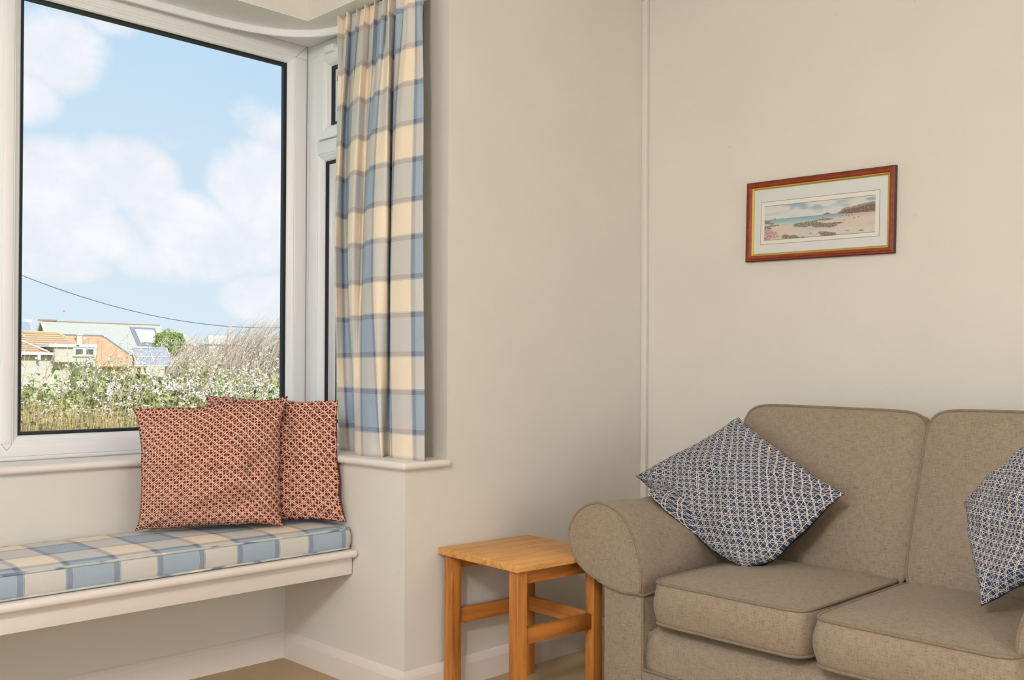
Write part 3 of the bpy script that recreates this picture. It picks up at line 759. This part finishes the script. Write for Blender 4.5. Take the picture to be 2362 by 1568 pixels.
def make_sofa():
    # local frame: +x depth (towards the right wall), +y towards the side table; origin on the floor below the middle of the front
    s = empty('sofa', (2.500, 1.353, 0), 'taupe linen two-seat sofa with rolled arms against the right wall', 'sofa', rz=R(-1))
    DEP = .93; AI = .562
    # base and front border
    MB().box((.035, -AI-.12, .03), (DEP, AI+.12, .31)).build('frame_base', SOFA, s, bevel=.01)
    vs, fs = [], []
    prof = [(.020, .03), (.012, .05), (.006, .12), (.003, .19), (.002, .24), (.005, .285), (.016, .315), (.040, .334), (.09, .342), (.16, .338), (.16, .03)]
    NY = 40
    for j in range(NY+1):
        y = -AI+.002+(2*AI-.004)*j/NY; e = min(1, min(j, NY-j)/2.0); sh = .02*(1-e)**2
        for x, z in prof: vs.append((x+(sh if x < .1 else 0)+.002*noise.noise(Vector((y*6, z*9, 1))), y, z-(sh if z > .2 else 0)))
    n = len(prof)
    for j in range(NY):
        for q in range(n-1): fs.append((j*n+q, (j+1)*n+q, (j+1)*n+q+1, j*n+q+1))
    fs += [tuple(range(n)), tuple(range(NY*n, NY*n+n))[::-1]]
    mesh('front_border', vs, fs, SOFA, s, True)
    MB().tube([(.000, -AI+.004+(2*AI-.008)*j/20, .197+.0015*math.sin(j)) for j in range(21)], .005, 8).build('piping', PIPE, s, smooth=True)
    MB().box((.003, -AI, .03), (.020, AI, .195)).build('lower_border', SOFA, s, bevel=.004)
    # arms: scroll outline in (y, z), y measured outward from the arm's inner face
    outl = [(0, .435), (.003, .508), (-.018, .588), (-.063, .666), (-.117, .703), (-.182, .715), (-.248, .697), (-.297, .655), (-.321, .601), (-.310, .547), (-.283, .502), (-.238, .470), (-.186, .451), (-.134, .437), (-.062, .428)]
    # densify (Catmull-Rom), but keep the lower inner corner sharp
    P_ = [Vector(p) for p in outl]; dense = []
    for i in range(len(P_)):
        p0, p1, p2, p3 = P_[i-1], P_[i], P_[(i+1) % len(P_)], P_[(i+2) % len(P_)]
        if i in (0, len(P_)-1): p0 = p1
        if i == len(P_)-1: p3 = p2
        for q in range(4):
            t = q/4; dense.append(.5*((2*p1)+(p2-p0)*t+(2*p0-5*p1+4*p2-p3)*t*t+(3*p1-p0-3*p2+p3)*t**3) if i not in (len(P_)-1,) else p1.lerp(p2, t))
    for side in (1, -1):
        arm = MB(); ya, yb = (AI, AI+.172) if side > 0 else (-AI-.172, -AI)
        arm.box((.012, ya, .02), (DEP, yb, .46)); a_o = arm.build('arm_body', SOFA, s, bevel=.012, seg=4)
        MB().tube([(.013, (AI+.004)*side, .03+.40*q/12) for q in range(13)], .005, 8).build('piping', PIPE, a_o, smooth=True)
        # padded roll with a rounded front edge
        xs = [(.000, .93), (.0005, .97), (.004, .995), (.012, 1.0)] + [(.03+(DEP-.03)*q/26, 1.0) for q in range(27)]
        cy = sum(p.x for p in dense)/len(dense); cz = sum(p.y for p in dense)/len(dense)
        vs, fs = [], []; n = len(dense)
        for x, sc in xs:
            for p in dense:
                yy = cy+(p.x-cy)*sc; zz = cz+(p.y-cz)*sc
                f = .006*noise.noise(Vector((x*9, yy*6, zz*8+side)))*min(1, x*12) + .003*noise.noise(Vector((x*22, zz*9, side+4)))*min(1, x*8)
                sink = -.010*math.sin(math.pi*min(1, max(0, (x-.05)/.6)))
                dy, dz = p.x-cy, p.y-cz; l_ = math.hypot(dy, dz)
                vs.append((x, (AI-(yy+dy/l_*(f)))*side, zz+dz/l_*f+(sink if dz > 0 else 0)))
        for j in range(len(xs)-1):
            for q in range(n):
                a, b2 = j*n+q, j*n+(q+1) % n; fs.append((a, b2, b2+n, a+n) if side > 0 else (a, a+n, b2+n, b2))
        fs.append(tuple(range(n))[::-1] if side > 0 else tuple(range(n))); fs.append(tuple(range((len(xs)-1)*n, len(xs)*n)) if side > 0 else tuple(range((len(xs)-1)*n, len(xs)*n))[::-1])
        roll_ = mesh('arm_cover', vs, fs, SOFA, s, True)
        roll_.data.set_sharp_from_angle(angle=R(40))
        # front facing piping and hem piping
        fp = [(.0012, (AI-(cy+(p.x-cy)*.965))*side, cz+(p.y-cz)*.965) for p in dense[:int(n*.82)]]
        MB().tube(fp, .0046, 8).build('piping', PIPE, roll_, smooth=True)
        hem = [(.002, (AI-(cy+(p.x-cy)*.985))*side, cz+(p.y-cz)*.99) for p in dense[int(n*.80):]] + [(.002, (AI-.001)*side, .432), (.02, (AI-.004)*side, .432), (.10, (AI-.006)*side, .438), (.2, (AI-.006)*side, .444), (.35, (AI-.006)*side, .45)]
        MB().tube(hem, .0046, 8).build('piping', PIPE, roll_, smooth=True)
    # back frame
    MB().box((.86, -AI-.14, .03), (DEP+.01, AI+.14, .86)).build('back_frame', SOFA, s, bevel=.03, seg=4)
    # seat cushions
    box_cushion(s, 'seat_cushion', .535, .60, .128, .05, .028, (.272, .236, .427), (0, R(-.5), R(-1)), 1.0, .012)
    box_cushion(s, 'seat_cushion', .520, .62, .128, .05, .030, (.255, -.318, .423), (R(.4), R(-.5), R(.5)), 4.0, .014)
    # back cushions: built flat, stood up and leaning back
    box_cushion(s, 'back_cushion', .680, .600, .120, .07, .034, (.690, .292, .722), (R(2.4), R(-70), 0), 7.0, .010)
    box_cushion(s, 'back_cushion', .640, .600, .120, .07, .034, (.682, -.372, .728), (R(-.5), R(-70), 0), 9.0, .010)
    global ARM_POLY; ARM_POLY = [(p.x, p.y) for p in dense]
    return s
make_sofa()
def in_sofa(p):
    if p.x < 2.50: return False
    off = p.y-1.353
    if off > 0: a, b_ = .562-off, p.z
    else: a, b_ = .562+off, p.z
    if b_ < .44 and a < 0: return True
    ins = False; Q = ARM_POLY
    for i in range(len(Q)):
        (x1, y1), (x2, y2) = Q[i-1], Q[i]
        if (y1 > b_) != (y2 > b_) and a < (x2-x1)*(b_-y1)/(y2-y1)+x1: ins = not ins
    return ins
pillow('throw_cushion', [(3.07, 1.909, .986), (2.98, 1.463, .760), (2.766, 1.678, .440), (2.95, 2.278, .754)], .13, [BLUP, BLUB],
       'navy lattice-print cushion standing on its corner against the left sofa arm', 8.2, bow=.045, size=.47, tuck=(0, 0, .74, 0), solid=in_sofa)
pillow('throw_cushion', [(2.90, .837, 1.004), (2.75, .62, .738), (2.66, .93, .545), (2.89, 1.062, .778)], .13, [BLUP, BLUB],
       'navy lattice-print cushion cut by the right photo edge', 3.4, bow=.05, size=.45, solid=in_sofa)
# ------------------------------------------------------------------ added glowing globe, unseen fill light (above and left of the camera)
lp = empty('fill_globe', (-.8, .3, ZC), 'added glowing globe on a short white rod, unseen fill light for the room', 'fill light')
mt = D.materials.new('fill_globe_glow'); mt.use_nodes = True; k = NT(mt.node_tree); k.n.remove(k.n['Principled BSDF'])
em = k.new('ShaderNodeEmission'); em.inputs[0].default_value = (1, .97, .93, 1); em.inputs[1].default_value = 94; k.l.new(em.outputs[0], k.n['Material Output'].inputs[0])
bm = bmesh.new(); bmesh.ops.create_uvsphere(bm, u_segments=32, v_segments=20, radius=.22); me = D.meshes.new('globe'); bm.to_mesh(me); bm.free()
o = link('globe', me, mt, None, True); o.location = (-.8, .3, ZC-.34); bpy.context.view_layer.update(); mw = o.matrix_world.copy(); localize(o, lp)
localize(MB().tube([(-.8, .3, ZC), (-.8, .3, ZC-.17)], .010, 10).tube([(-.8, .3, ZC-.001), (-.8, .3, ZC-.02)], .05, 20).build('rod', UPVC), lp)
#OUTSIDE#
# ------------------------------------------------------------------ outside: materials
def flat(name, col, rough=.8, var=.12, scale=6):
    mt, k = new_mat(name, rough, spec=.15)
    n = k.noise(k.obj, scale, 3); k.l.new(k.mix(n, lin(tuple(v*(1-var) for v in col)), lin(tuple(min(255, v*(1+var)) for v in col))), k.b.inputs['Base Color']); return mt
def leaf_mat(name, stops, scale=3.0, trans=.25):
    mt, k = new_mat(name, .55, spec=.25)
    n = k.noise(k.obj, scale, 4, .8); c = k.ramp(n, [(p, lin(q)) for p, q in stops]); k.l.new(c, k.b.inputs['Base Color'])
    t = k.new('ShaderNodeBsdfTranslucent'); k.l.new(c, t.inputs[0]); mx = k.new('ShaderNodeMixShader'); mx.inputs[0].default_value = trans
    k.l.new(k.b.outputs[0], mx.inputs[1]); k.l.new(t.outputs[0], mx.inputs[2]); k.l.new(mx.outputs[0], k.n['Material Output'].inputs[0]); return mt
GREEN = leaf_mat('bramble_leaf', [(.3, (116, 130, 76)), (.45, (158, 168, 104)), (.6, (198, 204, 136)), (.75, (228, 226, 168))], 14)
GREEN2 = leaf_mat('laurel_leaf', [(.3, (118, 146, 84)), (.5, (170, 190, 114)), (.7, (222, 228, 154))], 12)
DRY = leaf_mat('dry_grass', [(.3, (142, 118, 84)), (.5, (196, 172, 130)), (.7, (222, 204, 164))], 9, .15)
OLIVE = leaf_mat('olive_leaf', [(.3, (116, 116, 62)), (.5, (160, 158, 92)), (.7, (206, 196, 128))], 14)
TWIG = flat('grey_brown_twig', (190, 172, 152), var=.2, scale=5)
TWIG2 = flat('windswept_twig', (186, 172, 156), var=.18, scale=3)
BLOSS = flat('white_blossom', (250, 248, 240), var=.02)
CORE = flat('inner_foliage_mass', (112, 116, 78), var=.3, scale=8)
GRASS = flat('meadow', (140, 150, 92), scale=.4)
struct(MB().box((-60, 3.9, -.45), (140, 160, -.30)).build('ground', GRASS))

rnd = random.Random(11)
def leaf(mb, p, d, n, L, Wd):
    d = d.normalized(); s = d.cross(n).normalized()*Wd; m_ = p+d*L*.45
    fold = n.normalized()*Wd*.35
    mb.add([p, m_+s+fold, p+d*L, m_-s+fold], [(0, 1, 2), (0, 2, 3)])
def rv(a=1): return Vector((rnd.uniform(-a, a), rnd.uniform(-a, a), rnd.uniform(-a, a)))
def stem(mb, p, d, L, r, curve=Vector((0, 0, 0)), n=5, segs=6, jit=.02):
    pts = []; 
    for i in range(segs+1):
        t = i/segs; pts.append(p + d*L*t + curve*t*t + (rv(jit) if i else Vector()))
    mb.tube(pts, r, 3, taper=lambda t: 1-.7*t); return pts

def bush(name, cx, cy, rx, ry, top, mat, label, nleaf, lsz, group, cat='bush', bot=-.3):
    root = empty(name, (cx, cy, -.3), label, cat, group)
    # lumpy inner mass
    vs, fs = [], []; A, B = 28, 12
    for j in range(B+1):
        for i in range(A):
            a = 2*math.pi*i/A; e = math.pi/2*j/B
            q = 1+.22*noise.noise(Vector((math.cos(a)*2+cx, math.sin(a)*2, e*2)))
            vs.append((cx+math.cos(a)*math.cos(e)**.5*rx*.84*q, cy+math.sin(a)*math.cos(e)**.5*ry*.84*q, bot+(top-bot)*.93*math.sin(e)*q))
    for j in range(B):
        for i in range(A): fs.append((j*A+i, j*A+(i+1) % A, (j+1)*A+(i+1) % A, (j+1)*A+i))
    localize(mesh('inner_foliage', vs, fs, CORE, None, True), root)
    lv = MB()
    for _ in range(nleaf):
        a = rnd.uniform(math.pi*1.0, math.pi*2.0) if rnd.random() < .85 else rnd.uniform(0, math.pi)
        e = math.asin(rnd.uniform(.25, 1)); q = 1+.22*noise.noise(Vector((math.cos(a)*2+cx, math.sin(a)*2, e*2))) + rnd.uniform(-.10, .12)
        p = Vector((cx+math.cos(a)*math.cos(e)**.5*rx*.9*q, cy+math.sin(a)*math.cos(e)**.5*ry*.9*q, bot+(top-bot)*math.sin(e)*q))
        nrm = Vector((math.cos(a)*math.cos(e), math.sin(a)*math.cos(e), math.sin(e)))+rv(.7)
        d = rv(1)+Vector((0, -.2, -.35)); L = lsz*rnd.uniform(.6, 1.35); leaf(lv, p, d, nrm, L, L*.27)
    localize(lv.build('foliage', mat), root)
    return root
gB = 'bushes of the garden hedge'
bush('bramble_bush', 2.75, 9.0, .95, .8, 1.02, GREEN, 'green bramble bush at the left end of the hedge, behind dry grass', 2600, .060, gB)
bush('bramble_bush', 4.05, 9.1, .95, .8, 1.10, GREEN, 'green bramble bush in the middle of the hedge, thick with white blossom', 2900, .060, gB)
bush('laurel_bush', 5.25, 9.0, .85, .8, 1.00, GREEN2, 'bright leafy green bush in the hedge above the red cushions', 2900, .062, gB)
bush('laurel_bush', 6.55, 9.1, .9, .8, 1.00, GREEN2, 'green bush glimpsed through the narrow side window beside the curtain', 1800, .065, gB)
# flowering blackthorn sprays
def blackthorn(cx, n, top, label, w=.6):
    root = empty('blackthorn_shrub', (cx, 8.85, -.3), label, 'shrub', 'white flowering shrubs in the hedge')
    tw = MB(); fl = MB()
    def flower(p, s):
        a, b2 = rv(1).normalized(), rv(1).normalized(); c = a.cross(b2).normalized(); b2 = c.cross(a)
        fl.add([p+a*s, p+b2*s, p+c*s, p-a*s, p-b2*s, p-c*s], [(0,1,2),(1,3,2),(3,4,2),(4,0,2),(1,0,5),(3,1,5),(4,3,5),(0,4,5)])
    for _ in range(n):
        x = cx+rnd.gauss(0, w*.55); y = rnd.uniform(8.0, 9.3); z0 = rnd.uniform(.45, 1.0)
        tall = rnd.random() < .42
        d = Vector((rnd.uniform(-.35, .5), rnd.uniform(-.5, .1), 1)).normalized() if tall else Vector((rnd.uniform(-1, 1), rnd.uniform(-1, 0), rnd.uniform(-.1, .6))).normalized()
        L = (top+rnd.uniform(-.18, .12)-z0)/max(.5, d.z) if tall else rnd.uniform(.18, .42)
        pts = stem(tw, Vector((x, y-.3, z0)), d, max(.15, L), .0042, Vector((rnd.uniform(-.05, .12), 0, 0)), segs=7, jit=.012)
        for a, b2 in zip(pts[1:], pts[2:]):
            for _q in range(rnd.randint(0, 2) if tall else rnd.randint(1, 5)): flower(a.lerp(b2, rnd.random())+rv(.016), rnd.uniform(.005, .0115))
    localize(tw.build('twigs', TWIG), root); localize(fl.build('blossom', BLOSS), root)
blackthorn(2.9, 95, 1.33, 'white flowering shrub in front of the brown tiled bungalow')
blackthorn(3.75, 105, 1.36, 'white flowering shrub below the orange roof')
blackthorn(4.45, 120, 1.34, 'white flowering shrub below the solar panels')
blackthorn(5.05, 110, 1.18, 'shrub with the densest white blossom, just above the two red cushions')
blackthorn(6.6, 60, 1.2, 'white flowering shrub seen through the narrow side window')
# windswept bare shrubs
def bare(cx, cy, n, top, label, w=.5):
    root = empty('bare_shrub', (cx, cy, -.3), label, 'shrub', 'leafless windswept shrubs right of the tree')
    a = MB(); b2 = MB()
    for _ in range(n):
        x = cx+rnd.uniform(-w, w); y = cy+rnd.uniform(-.5, .5); H_ = top+rnd.uniform(-.35, .05)-(-.3)
        lean = rnd.uniform(.15, .5)
        pts = stem(a, Vector((x, y, -.3)), Vector((0, 0, 1)), H_, .008, Vector((lean, 0, 0)), segs=9, jit=.02)
        for p, q in zip(pts[4:], pts[5:]):
            for _q in range(6):
                stem(b2, p.lerp(q, rnd.random()), Vector((rnd.uniform(-.1, .9), rnd.uniform(-.6, .6), rnd.uniform(.5, 1.2))).normalized(), rnd.uniform(.10, .30), .0032, Vector((.05, 0, 0)), segs=3, jit=.012)
    localize(a.build('branches', TWIG2), root); localize(b2.build('twigs', TWIG2), root)
bare(4.95, 10.0, 95, 1.40, 'lower bare windswept shrub beside the round green tree', .42)
bare(5.70, 10.0, 130, 1.60, 'bare windswept shrub between its lower and taller neighbours', .42)
bare(6.50, 10.1, 130, 1.74, 'tallest bare windswept shrub, next to the right edge of the big pane', .42)
bare(7.5, 10.4, 60, 1.6, 'bare shrub at the far right, mostly behind the window post', .45)
# dry grass in front
g = MB(); ol = MB()
for _ in range(9000):
    x = rnd.uniform(1.6, 5.6); y = rnd.uniform(6.3, 8.0); u_ = x*9/((y+7.5)/2)
    hh = 1.00-.085*(x-2.0)
    hh = hh*rnd.uniform(.5, 1.03)*(1 if rnd.random() < .93 else 1.15)
    p = Vector((x, y, -.3)); c = Vector((rnd.uniform(-.12, .16), rnd.uniform(-.1, .1), 0))
    w_ = rnd.uniform(.0025, .005); tip = p+Vector((0, 0, .3+hh))+c; mid = p+Vector((0, 0, (.3+hh)*.6))+c*.3
    g.add([p+Vector((-w_, 0, 0)), p+Vector((w_, 0, 0)), mid+Vector((w_, 0, 0)), mid-Vector((w_, 0, 0)), tip], [(0, 1, 2, 3), (3, 2, 4)])
    if rnd.random() < .8:
        for _q in range(3):
            t = rnd.uniform(.45, 1); leaf(ol, p.lerp(tip, t), rv(1)+Vector((0, 0, .4)), rv(1), rnd.uniform(.02, .042), .008)
gr = g.build('tall_dry_grass', DRY); tag(gr, 'tall dry straw-coloured grass in front of the hedge', 'grass', kind='stuff')
og = ol.build('low_scrub_leaves', OLIVE); tag(og, 'small olive leaves of low scrub mixed through the dry grass', 'undergrowth', kind='stuff')

# ------------------------------------------------------------------ outside: buildings
SLATE = flat('pale_slate', (176, 176, 170), var=.04, scale=3)
mt, k = new_mat('brown_concrete_tile', .85, spec=.1); TILE = mt
wx_, wy_, wz_ = k.sep(k.obj); st = k.M('SINE', k.M('MULTIPLY', wz_, 70)); n = k.noise(k.obj, 8, 3, .7)
k.l.new(k.mix(k.smooth(st, -.4, .6), lin((150, 122, 100)), k.mix(n, lin((180, 152, 128)), lin((206, 180, 152)))), k.b.inputs['Base Color'])
ORANGE = flat('orange_lichen_tile', (186, 152, 122), var=.16, scale=3)
BRICK = flat('pinkish_brick', (206, 164, 132), var=.05, scale=3)
WHT = flat('white_render', (240, 240, 238), var=.01); GWALL = flat('pale_grey_wall', (196, 190, 180), var=.05)
DGREY = flat('dark_lead_flashing', (128, 132, 144), var=.05); RIDGE = flat('brown_ridge', (160, 132, 110), var=.1)
SOL = flat('solar_cell_blue', (148, 156, 176), rough=.3, var=.1); WIN = flat('dark_window', (92, 96, 92), rough=.15, var=.3)
mt, k = new_mat('rooflight_glass', .08, (204, 210, 214), spec=.6); RGL = mt
def part(root, name, mat, vs, fs=None, parent=None):
    o = mesh(name, vs, fs or [tuple(range(len(vs)))], mat); localize(o, root) if parent is None else None
    return o
def slab(root, name, mat, quad, t=.08):
    q = [Vector(v) for v in quad]; n = (q[1]-q[0]).cross(q[-1]-q[0]).normalized()*t; N = len(q)
    vs = q+[v-n for v in q]
    return part(root, name, mat, vs, [tuple(range(N)), tuple(range(N, 2*N))[::-1]]+[(i, i+N, (i+1) % N+N, (i+1) % N) for i in range(N)])
# long slate house
h_ = empty('slate_house', (32.8, 80, -.3), 'long house with a pale grey slate roof and a tall rooflight', 'house')
rz = lambda z: 80-(4.88-z)*.98       # y on the front roof slope at height z
x0, x1 = 27.95, 37.6
slab(h_, 'roof_slope', SLATE, [(x0, rz(2.3), 2.3), (x1, rz(2.3), 2.3), (x1, 80, 4.88), (x0, 80, 4.88)])
slab(h_, 'roof_slope', SLATE, [(x1, 82.6, 2.3), (x0, 82.6, 2.3), (x0, 80, 4.88), (x1, 80, 4.88)])
o = MB().box((x0+.2, rz(2.3)+.3, -.3), (x1-.2, 82.3, 2.4)).add([(x0+.2, rz(2.3)+.3, 2.35), (x0+.2, 82.3, 2.35), (x0+.2, 80, 4.6), (x1-.2, rz(2.3)+.3, 2.35), (x1-.2, 82.3, 2.35), (x1-.2, 80, 4.6)], [(0, 1, 2), (3, 5, 4), (0, 2, 5, 3), (1, 4, 5, 2)]).build('walls', GWALL); localize(o, h_)
o = MB().tube([(x0-.02, rz(2.3), 2.3), (x0-.02, 80, 4.88), (x0-.02, 82.6, 2.3)], .07, 4).build('bargeboard', WHT); localize(o, h_)
o = MB().box((x0, 79.95, 4.86), (x1, 80.05, 4.93)).build('ridge_tiles', RIDGE); localize(o, h_)
o = MB().box((27.75, 79.9, 4.90), (29.1, 80.1, 5.02)).build('ridge_cap', RIDGE); localize(o, h_)
def onroof(X, z, lift=.06): return (X, rz(z)-lift*.7, z+lift*.7)
o = slab(h_, 'rooflight_surround', DGREY, [onroof(34.85, 3.05), onroof(37.0, 3.05), onroof(37.0, 4.60), onroof(34.85, 4.60)], .05)
o = slab(h_, 'rooflight', RGL, [onroof(35.2, 3.28, .10), onroof(36.75, 3.28, .10), onroof(36.75, 4.33, .10), onroof(35.2, 4.33, .10)], .04)
mb = MB()
for X in (35.2, 35.7, 36.2, 36.75): mb.tube([onroof(X, 3.28, .13), onroof(X, 4.33, .13)], .025, 4)
for z in (3.28, 4.33): mb.tube([onroof(35.2, z, .13), onroof(36.75, z, .13)], .03, 4)
localize(mb.build('rooflight_frame', WHT), h_)
# lean-to roof with dark panels left of it
h2 = empty('panelled_roof_house', (27, 83, -.3), 'grey roof with dark panels peeping out left of the slate house', 'house')
slab(h2, 'roof', SLATE, [(25.6, 83, 3.9), (28.6, 83, 3.9), (28.6, 84.2, 4.95), (27.2, 84.2, 4.95)])
slab(h2, 'solar_panels', SOL, [(27.0, 82.92, 3.95), (28.2, 82.92, 3.95), (28.5, 84.1, 4.93), (27.7, 84.1, 4.93)], .04)
localize(MB().box((25.8, 83.1, -.3), (28.5, 88, 3.95)).build('walls', GWALL), h2)
# orange roof
h3 = empty('orange_roof_house', (22, 54, -.3), 'low house with an orange lichen-covered roof', 'house')
slab(h3, 'roof_slope', ORANGE, [(19.6, 52.6, 1.3), (24.0, 52.6, 1.3), (22.5, 55, 3.0), (19.6, 55, 3.0)])
slab(h3, 'hip_slope', ORANGE, [(24.0, 52.6, 1.3), (25.2, 57.0, 1.3), (22.5, 55, 3.0)])
localize(MB().tube([(19.6, 55, 3.0), (22.5, 55, 3.0), (24.0, 52.6, 1.3)], .06, 5).build('ridge_tiles', DGREY), h3)
localize(MB().box((19.7, 52.9, -.3), (23.8, 57, 1.4)).build('walls', BRICK), h3)
localize(MB().box((20.85, 54.3, 2.5), (21.10, 54.5, 2.98)).box((20.82, 54.26, 2.98), (21.13, 54.54, 3.03)).box((20.93, 54.35, 3.02), (21.02, 54.45, 3.13)).build('chimney', flat('cream_chimney', (214, 206, 188))), h3)
# brown tiled bungalow with flat roofed dormer
h4 = empty('tiled_bungalow', (14, 42, -.3), 'brown tiled bungalow with white fascia and a flat-roofed dormer', 'house')
slab(h4, 'roof_slope', TILE, [(10.5, 40.9, 1.78), (15.1, 40.9, 1.78), (16.0, 41.4, 1.5), (16.6, 41.3, 1.5), (15.37, 42.2, 2.64), (10.5, 42.2, 2.64)])
localize(MB().tube([(10.5, 42.2, 2.66), (15.37, 42.2, 2.66), (15.8, 42.0, 2.42)], .035, 5).build('ridge_tiles', flat('yellow_ridge_lichen', (206, 180, 128))), h4)
localize(MB().box((10.5, 40.82, 1.70), (14.75, 40.9, 1.80)).box((14.15, 40.8, 1.5), (14.25, 40.88, 1.7)).build('fascia', WHT), h4)
localize(MB().tube([(13.2, 41.75, 2.52), (14.6, 40.85, 1.82)], .035, 4).build('bargeboard', WHT), h4)
localize(MB().box((10.7, 41.1, -.3), (16.5, 45, 1.72)).build('walls', GWALL), h4)
localize(MB().box((14.75, 40.7, 1.42), (16.35, 41.9, 2.04)).build('dormer_walls', GWALL), h4)
localize(MB().box((14.5, 40.6, 2.03), (16.42, 42.0, 2.15)).build('dormer_roof', WHT), h4)
localize(MB().box((15.45, 40.63, 1.66), (16.38, 40.72, 2.0)).build('window_surround', WHT), h4)
for a in (15.54, 15.97):
    localize(MB().box((a, 40.60, 1.76), (a+.28, 40.64, 1.96)).build('window', WIN), h4)
# solar array
s_ = empty('solar_panel_array', (20.8, 45, -.3), 'white-framed blue solar panels tilted behind the blossom', 'solar panels')
sp = lambda a, b: Vector((19.75+1.75*a+.05*b, 45-.55*b, 2.16-.85*b))
for i in range(2):
    for j in range(2):
        localize(mesh('panel', [sp(i/2, j/2), sp((i+1)/2, j/2), sp((i+1)/2, (j+1)/2), sp(i/2, (j+1)/2)], [(0, 1, 2, 3)], SOL), s_)
mb = MB()
for a in (0, .5, 1): mb.tube([sp(a, 0)-Vector((0, .03, 0)), sp(a, 1)-Vector((0, .03, 0))], .022, 4)
for b2 in (0, .5, 1): mb.tube([sp(0, b2)-Vector((0, .03, 0)), sp(1, b2)-Vector((0, .03, 0))], .022, 4)
localize(mb.build('frame', WHT), s_)
for a in (19.8, 21.4): localize(MB().box((a, 44.9, -.3), (a+.08, 44.98, 1.9)).build('post', GWALL), s_)
# distant roofs
for nm, X0, X1, zt, dep, mat, lab in (('distant_house', 43.0, 44.5, 4.85, 1.3, SLATE, 'distant grey roof sloping down behind the round green tree'), ('distant_house', 47.2, 50.0, 4.55, .9, GWALL, 'distant low brownish roof behind the bare shrubs')):
    r_ = empty(nm, (X0, 90, -.3), lab, 'house', 'distant roofs')
    slab(r_, 'roof', mat, [(X0-.5, 88.6, zt-dep), (X1+.9, 88.6, zt-dep), (X1, 90, zt), (X0, 90, zt)])
    localize(MB().box((X0-.4, 88.8, -.3), (X1+.8, 92, zt-dep)).build('walls', GWALL), r_)
# round tree
t_ = empty('round_tree', (28.8, 60, -.3), 'small round green tree right of the rooflight', 'tree')
lv = MB(); st = MB(); st.tube([(28.8, 60, -.3), (28.75, 60, 1.4), (28.8, 60, 2.6)], .09, 6)
for _ in range(3200):
    d = rv(1).normalized(); q = 1+.25*noise.noise(d*2.2)+rnd.uniform(-.15, .06)
    p = Vector((28.85, 60, 2.78))+Vector((d.x*.98*q, d.y*.9*q, d.z*.84*q)); L = rnd.uniform(.08, .16); leaf(lv, p, rv(1), d+rv(.6), L, L*.35)
localize(lv.build('foliage', leaf_mat('round_tree_leaf', [(.3, (106, 132, 70)), (.5, (150, 172, 96)), (.7, (186, 200, 124))], 3)), t_); localize(st.build('trunk', TWIG), t_)
# overhead cable between two poles
WIRE = flat('grey_cable', (92, 100, 112)); POLE = flat('pole_wood', (120, 104, 88))
cz_ = lambda X: 1.15+3*(1.583+.08*(X/3-5.15)**2-1.15)
cb = MB().tube([(X/4, 27, cz_(X/4)) for X in range(10, 109)], .0105, 5).build('overhead_cable', WIRE); tag(cb, 'thin dark overhead cable sagging across the sky outside', 'cable')
for X in (2.5, 27.0):
    pm = MB().tube([(X, 27, -.3), (X, 27, cz_(X)+.25)], .11, 10).build('utility_pole', POLE)
    tag(pm, 'wooden pole carrying the left end of the overhead cable' if X < 5 else 'wooden pole carrying the right end of the overhead cable', 'pole')
# small kites in the sky over the roofs
KT = flat('orange_kite_cloth', (226, 140, 104), var=.02); KW = flat('pale_kite_cloth', (206, 208, 212), var=.03)
tag(MB().box((33.28, 89.98, 6.24), (33.50, 90.02, 6.40)).build('kite', KT, bevel=.02), 'tiny orange square kite high over the slate roof', 'kite', 'small kites above the roofs')
tag(mesh('kite', [(29.9, 90, 5.50), (30.75, 90, 5.42), (30.5, 90, 4.95), (29.9, 90.04, 5.50), (30.75, 90.04, 5.42), (30.5, 90.04, 4.95)], [(0, 1, 2), (5, 4, 3), (0, 3, 4, 1), (1, 4, 5, 2), (2, 5, 3, 0)], KW), 'pale triangular kite left of the slate roof', 'kite', 'small kites above the roofs')

# box-projected fabric coordinates (metres) for the woven sofa parts
for o in COL.objects:
    if o.type == 'MESH' and o.data.materials and o.data.materials[0] in (SOFA, PIPE):
        me = o.data; l = me.uv_layers.new(name='UVMap')
        for p in me.polygons:
            n = p.normal; ax = max(range(3), key=lambda i: abs(n[i])); i, j = ((1, 2), (0, 2), (1, 0))[ax]
            for li in p.loop_indices:
                c = me.vertices[me.loops[li].vertex_index].co; l.data[li].uv = (c[i], c[j])
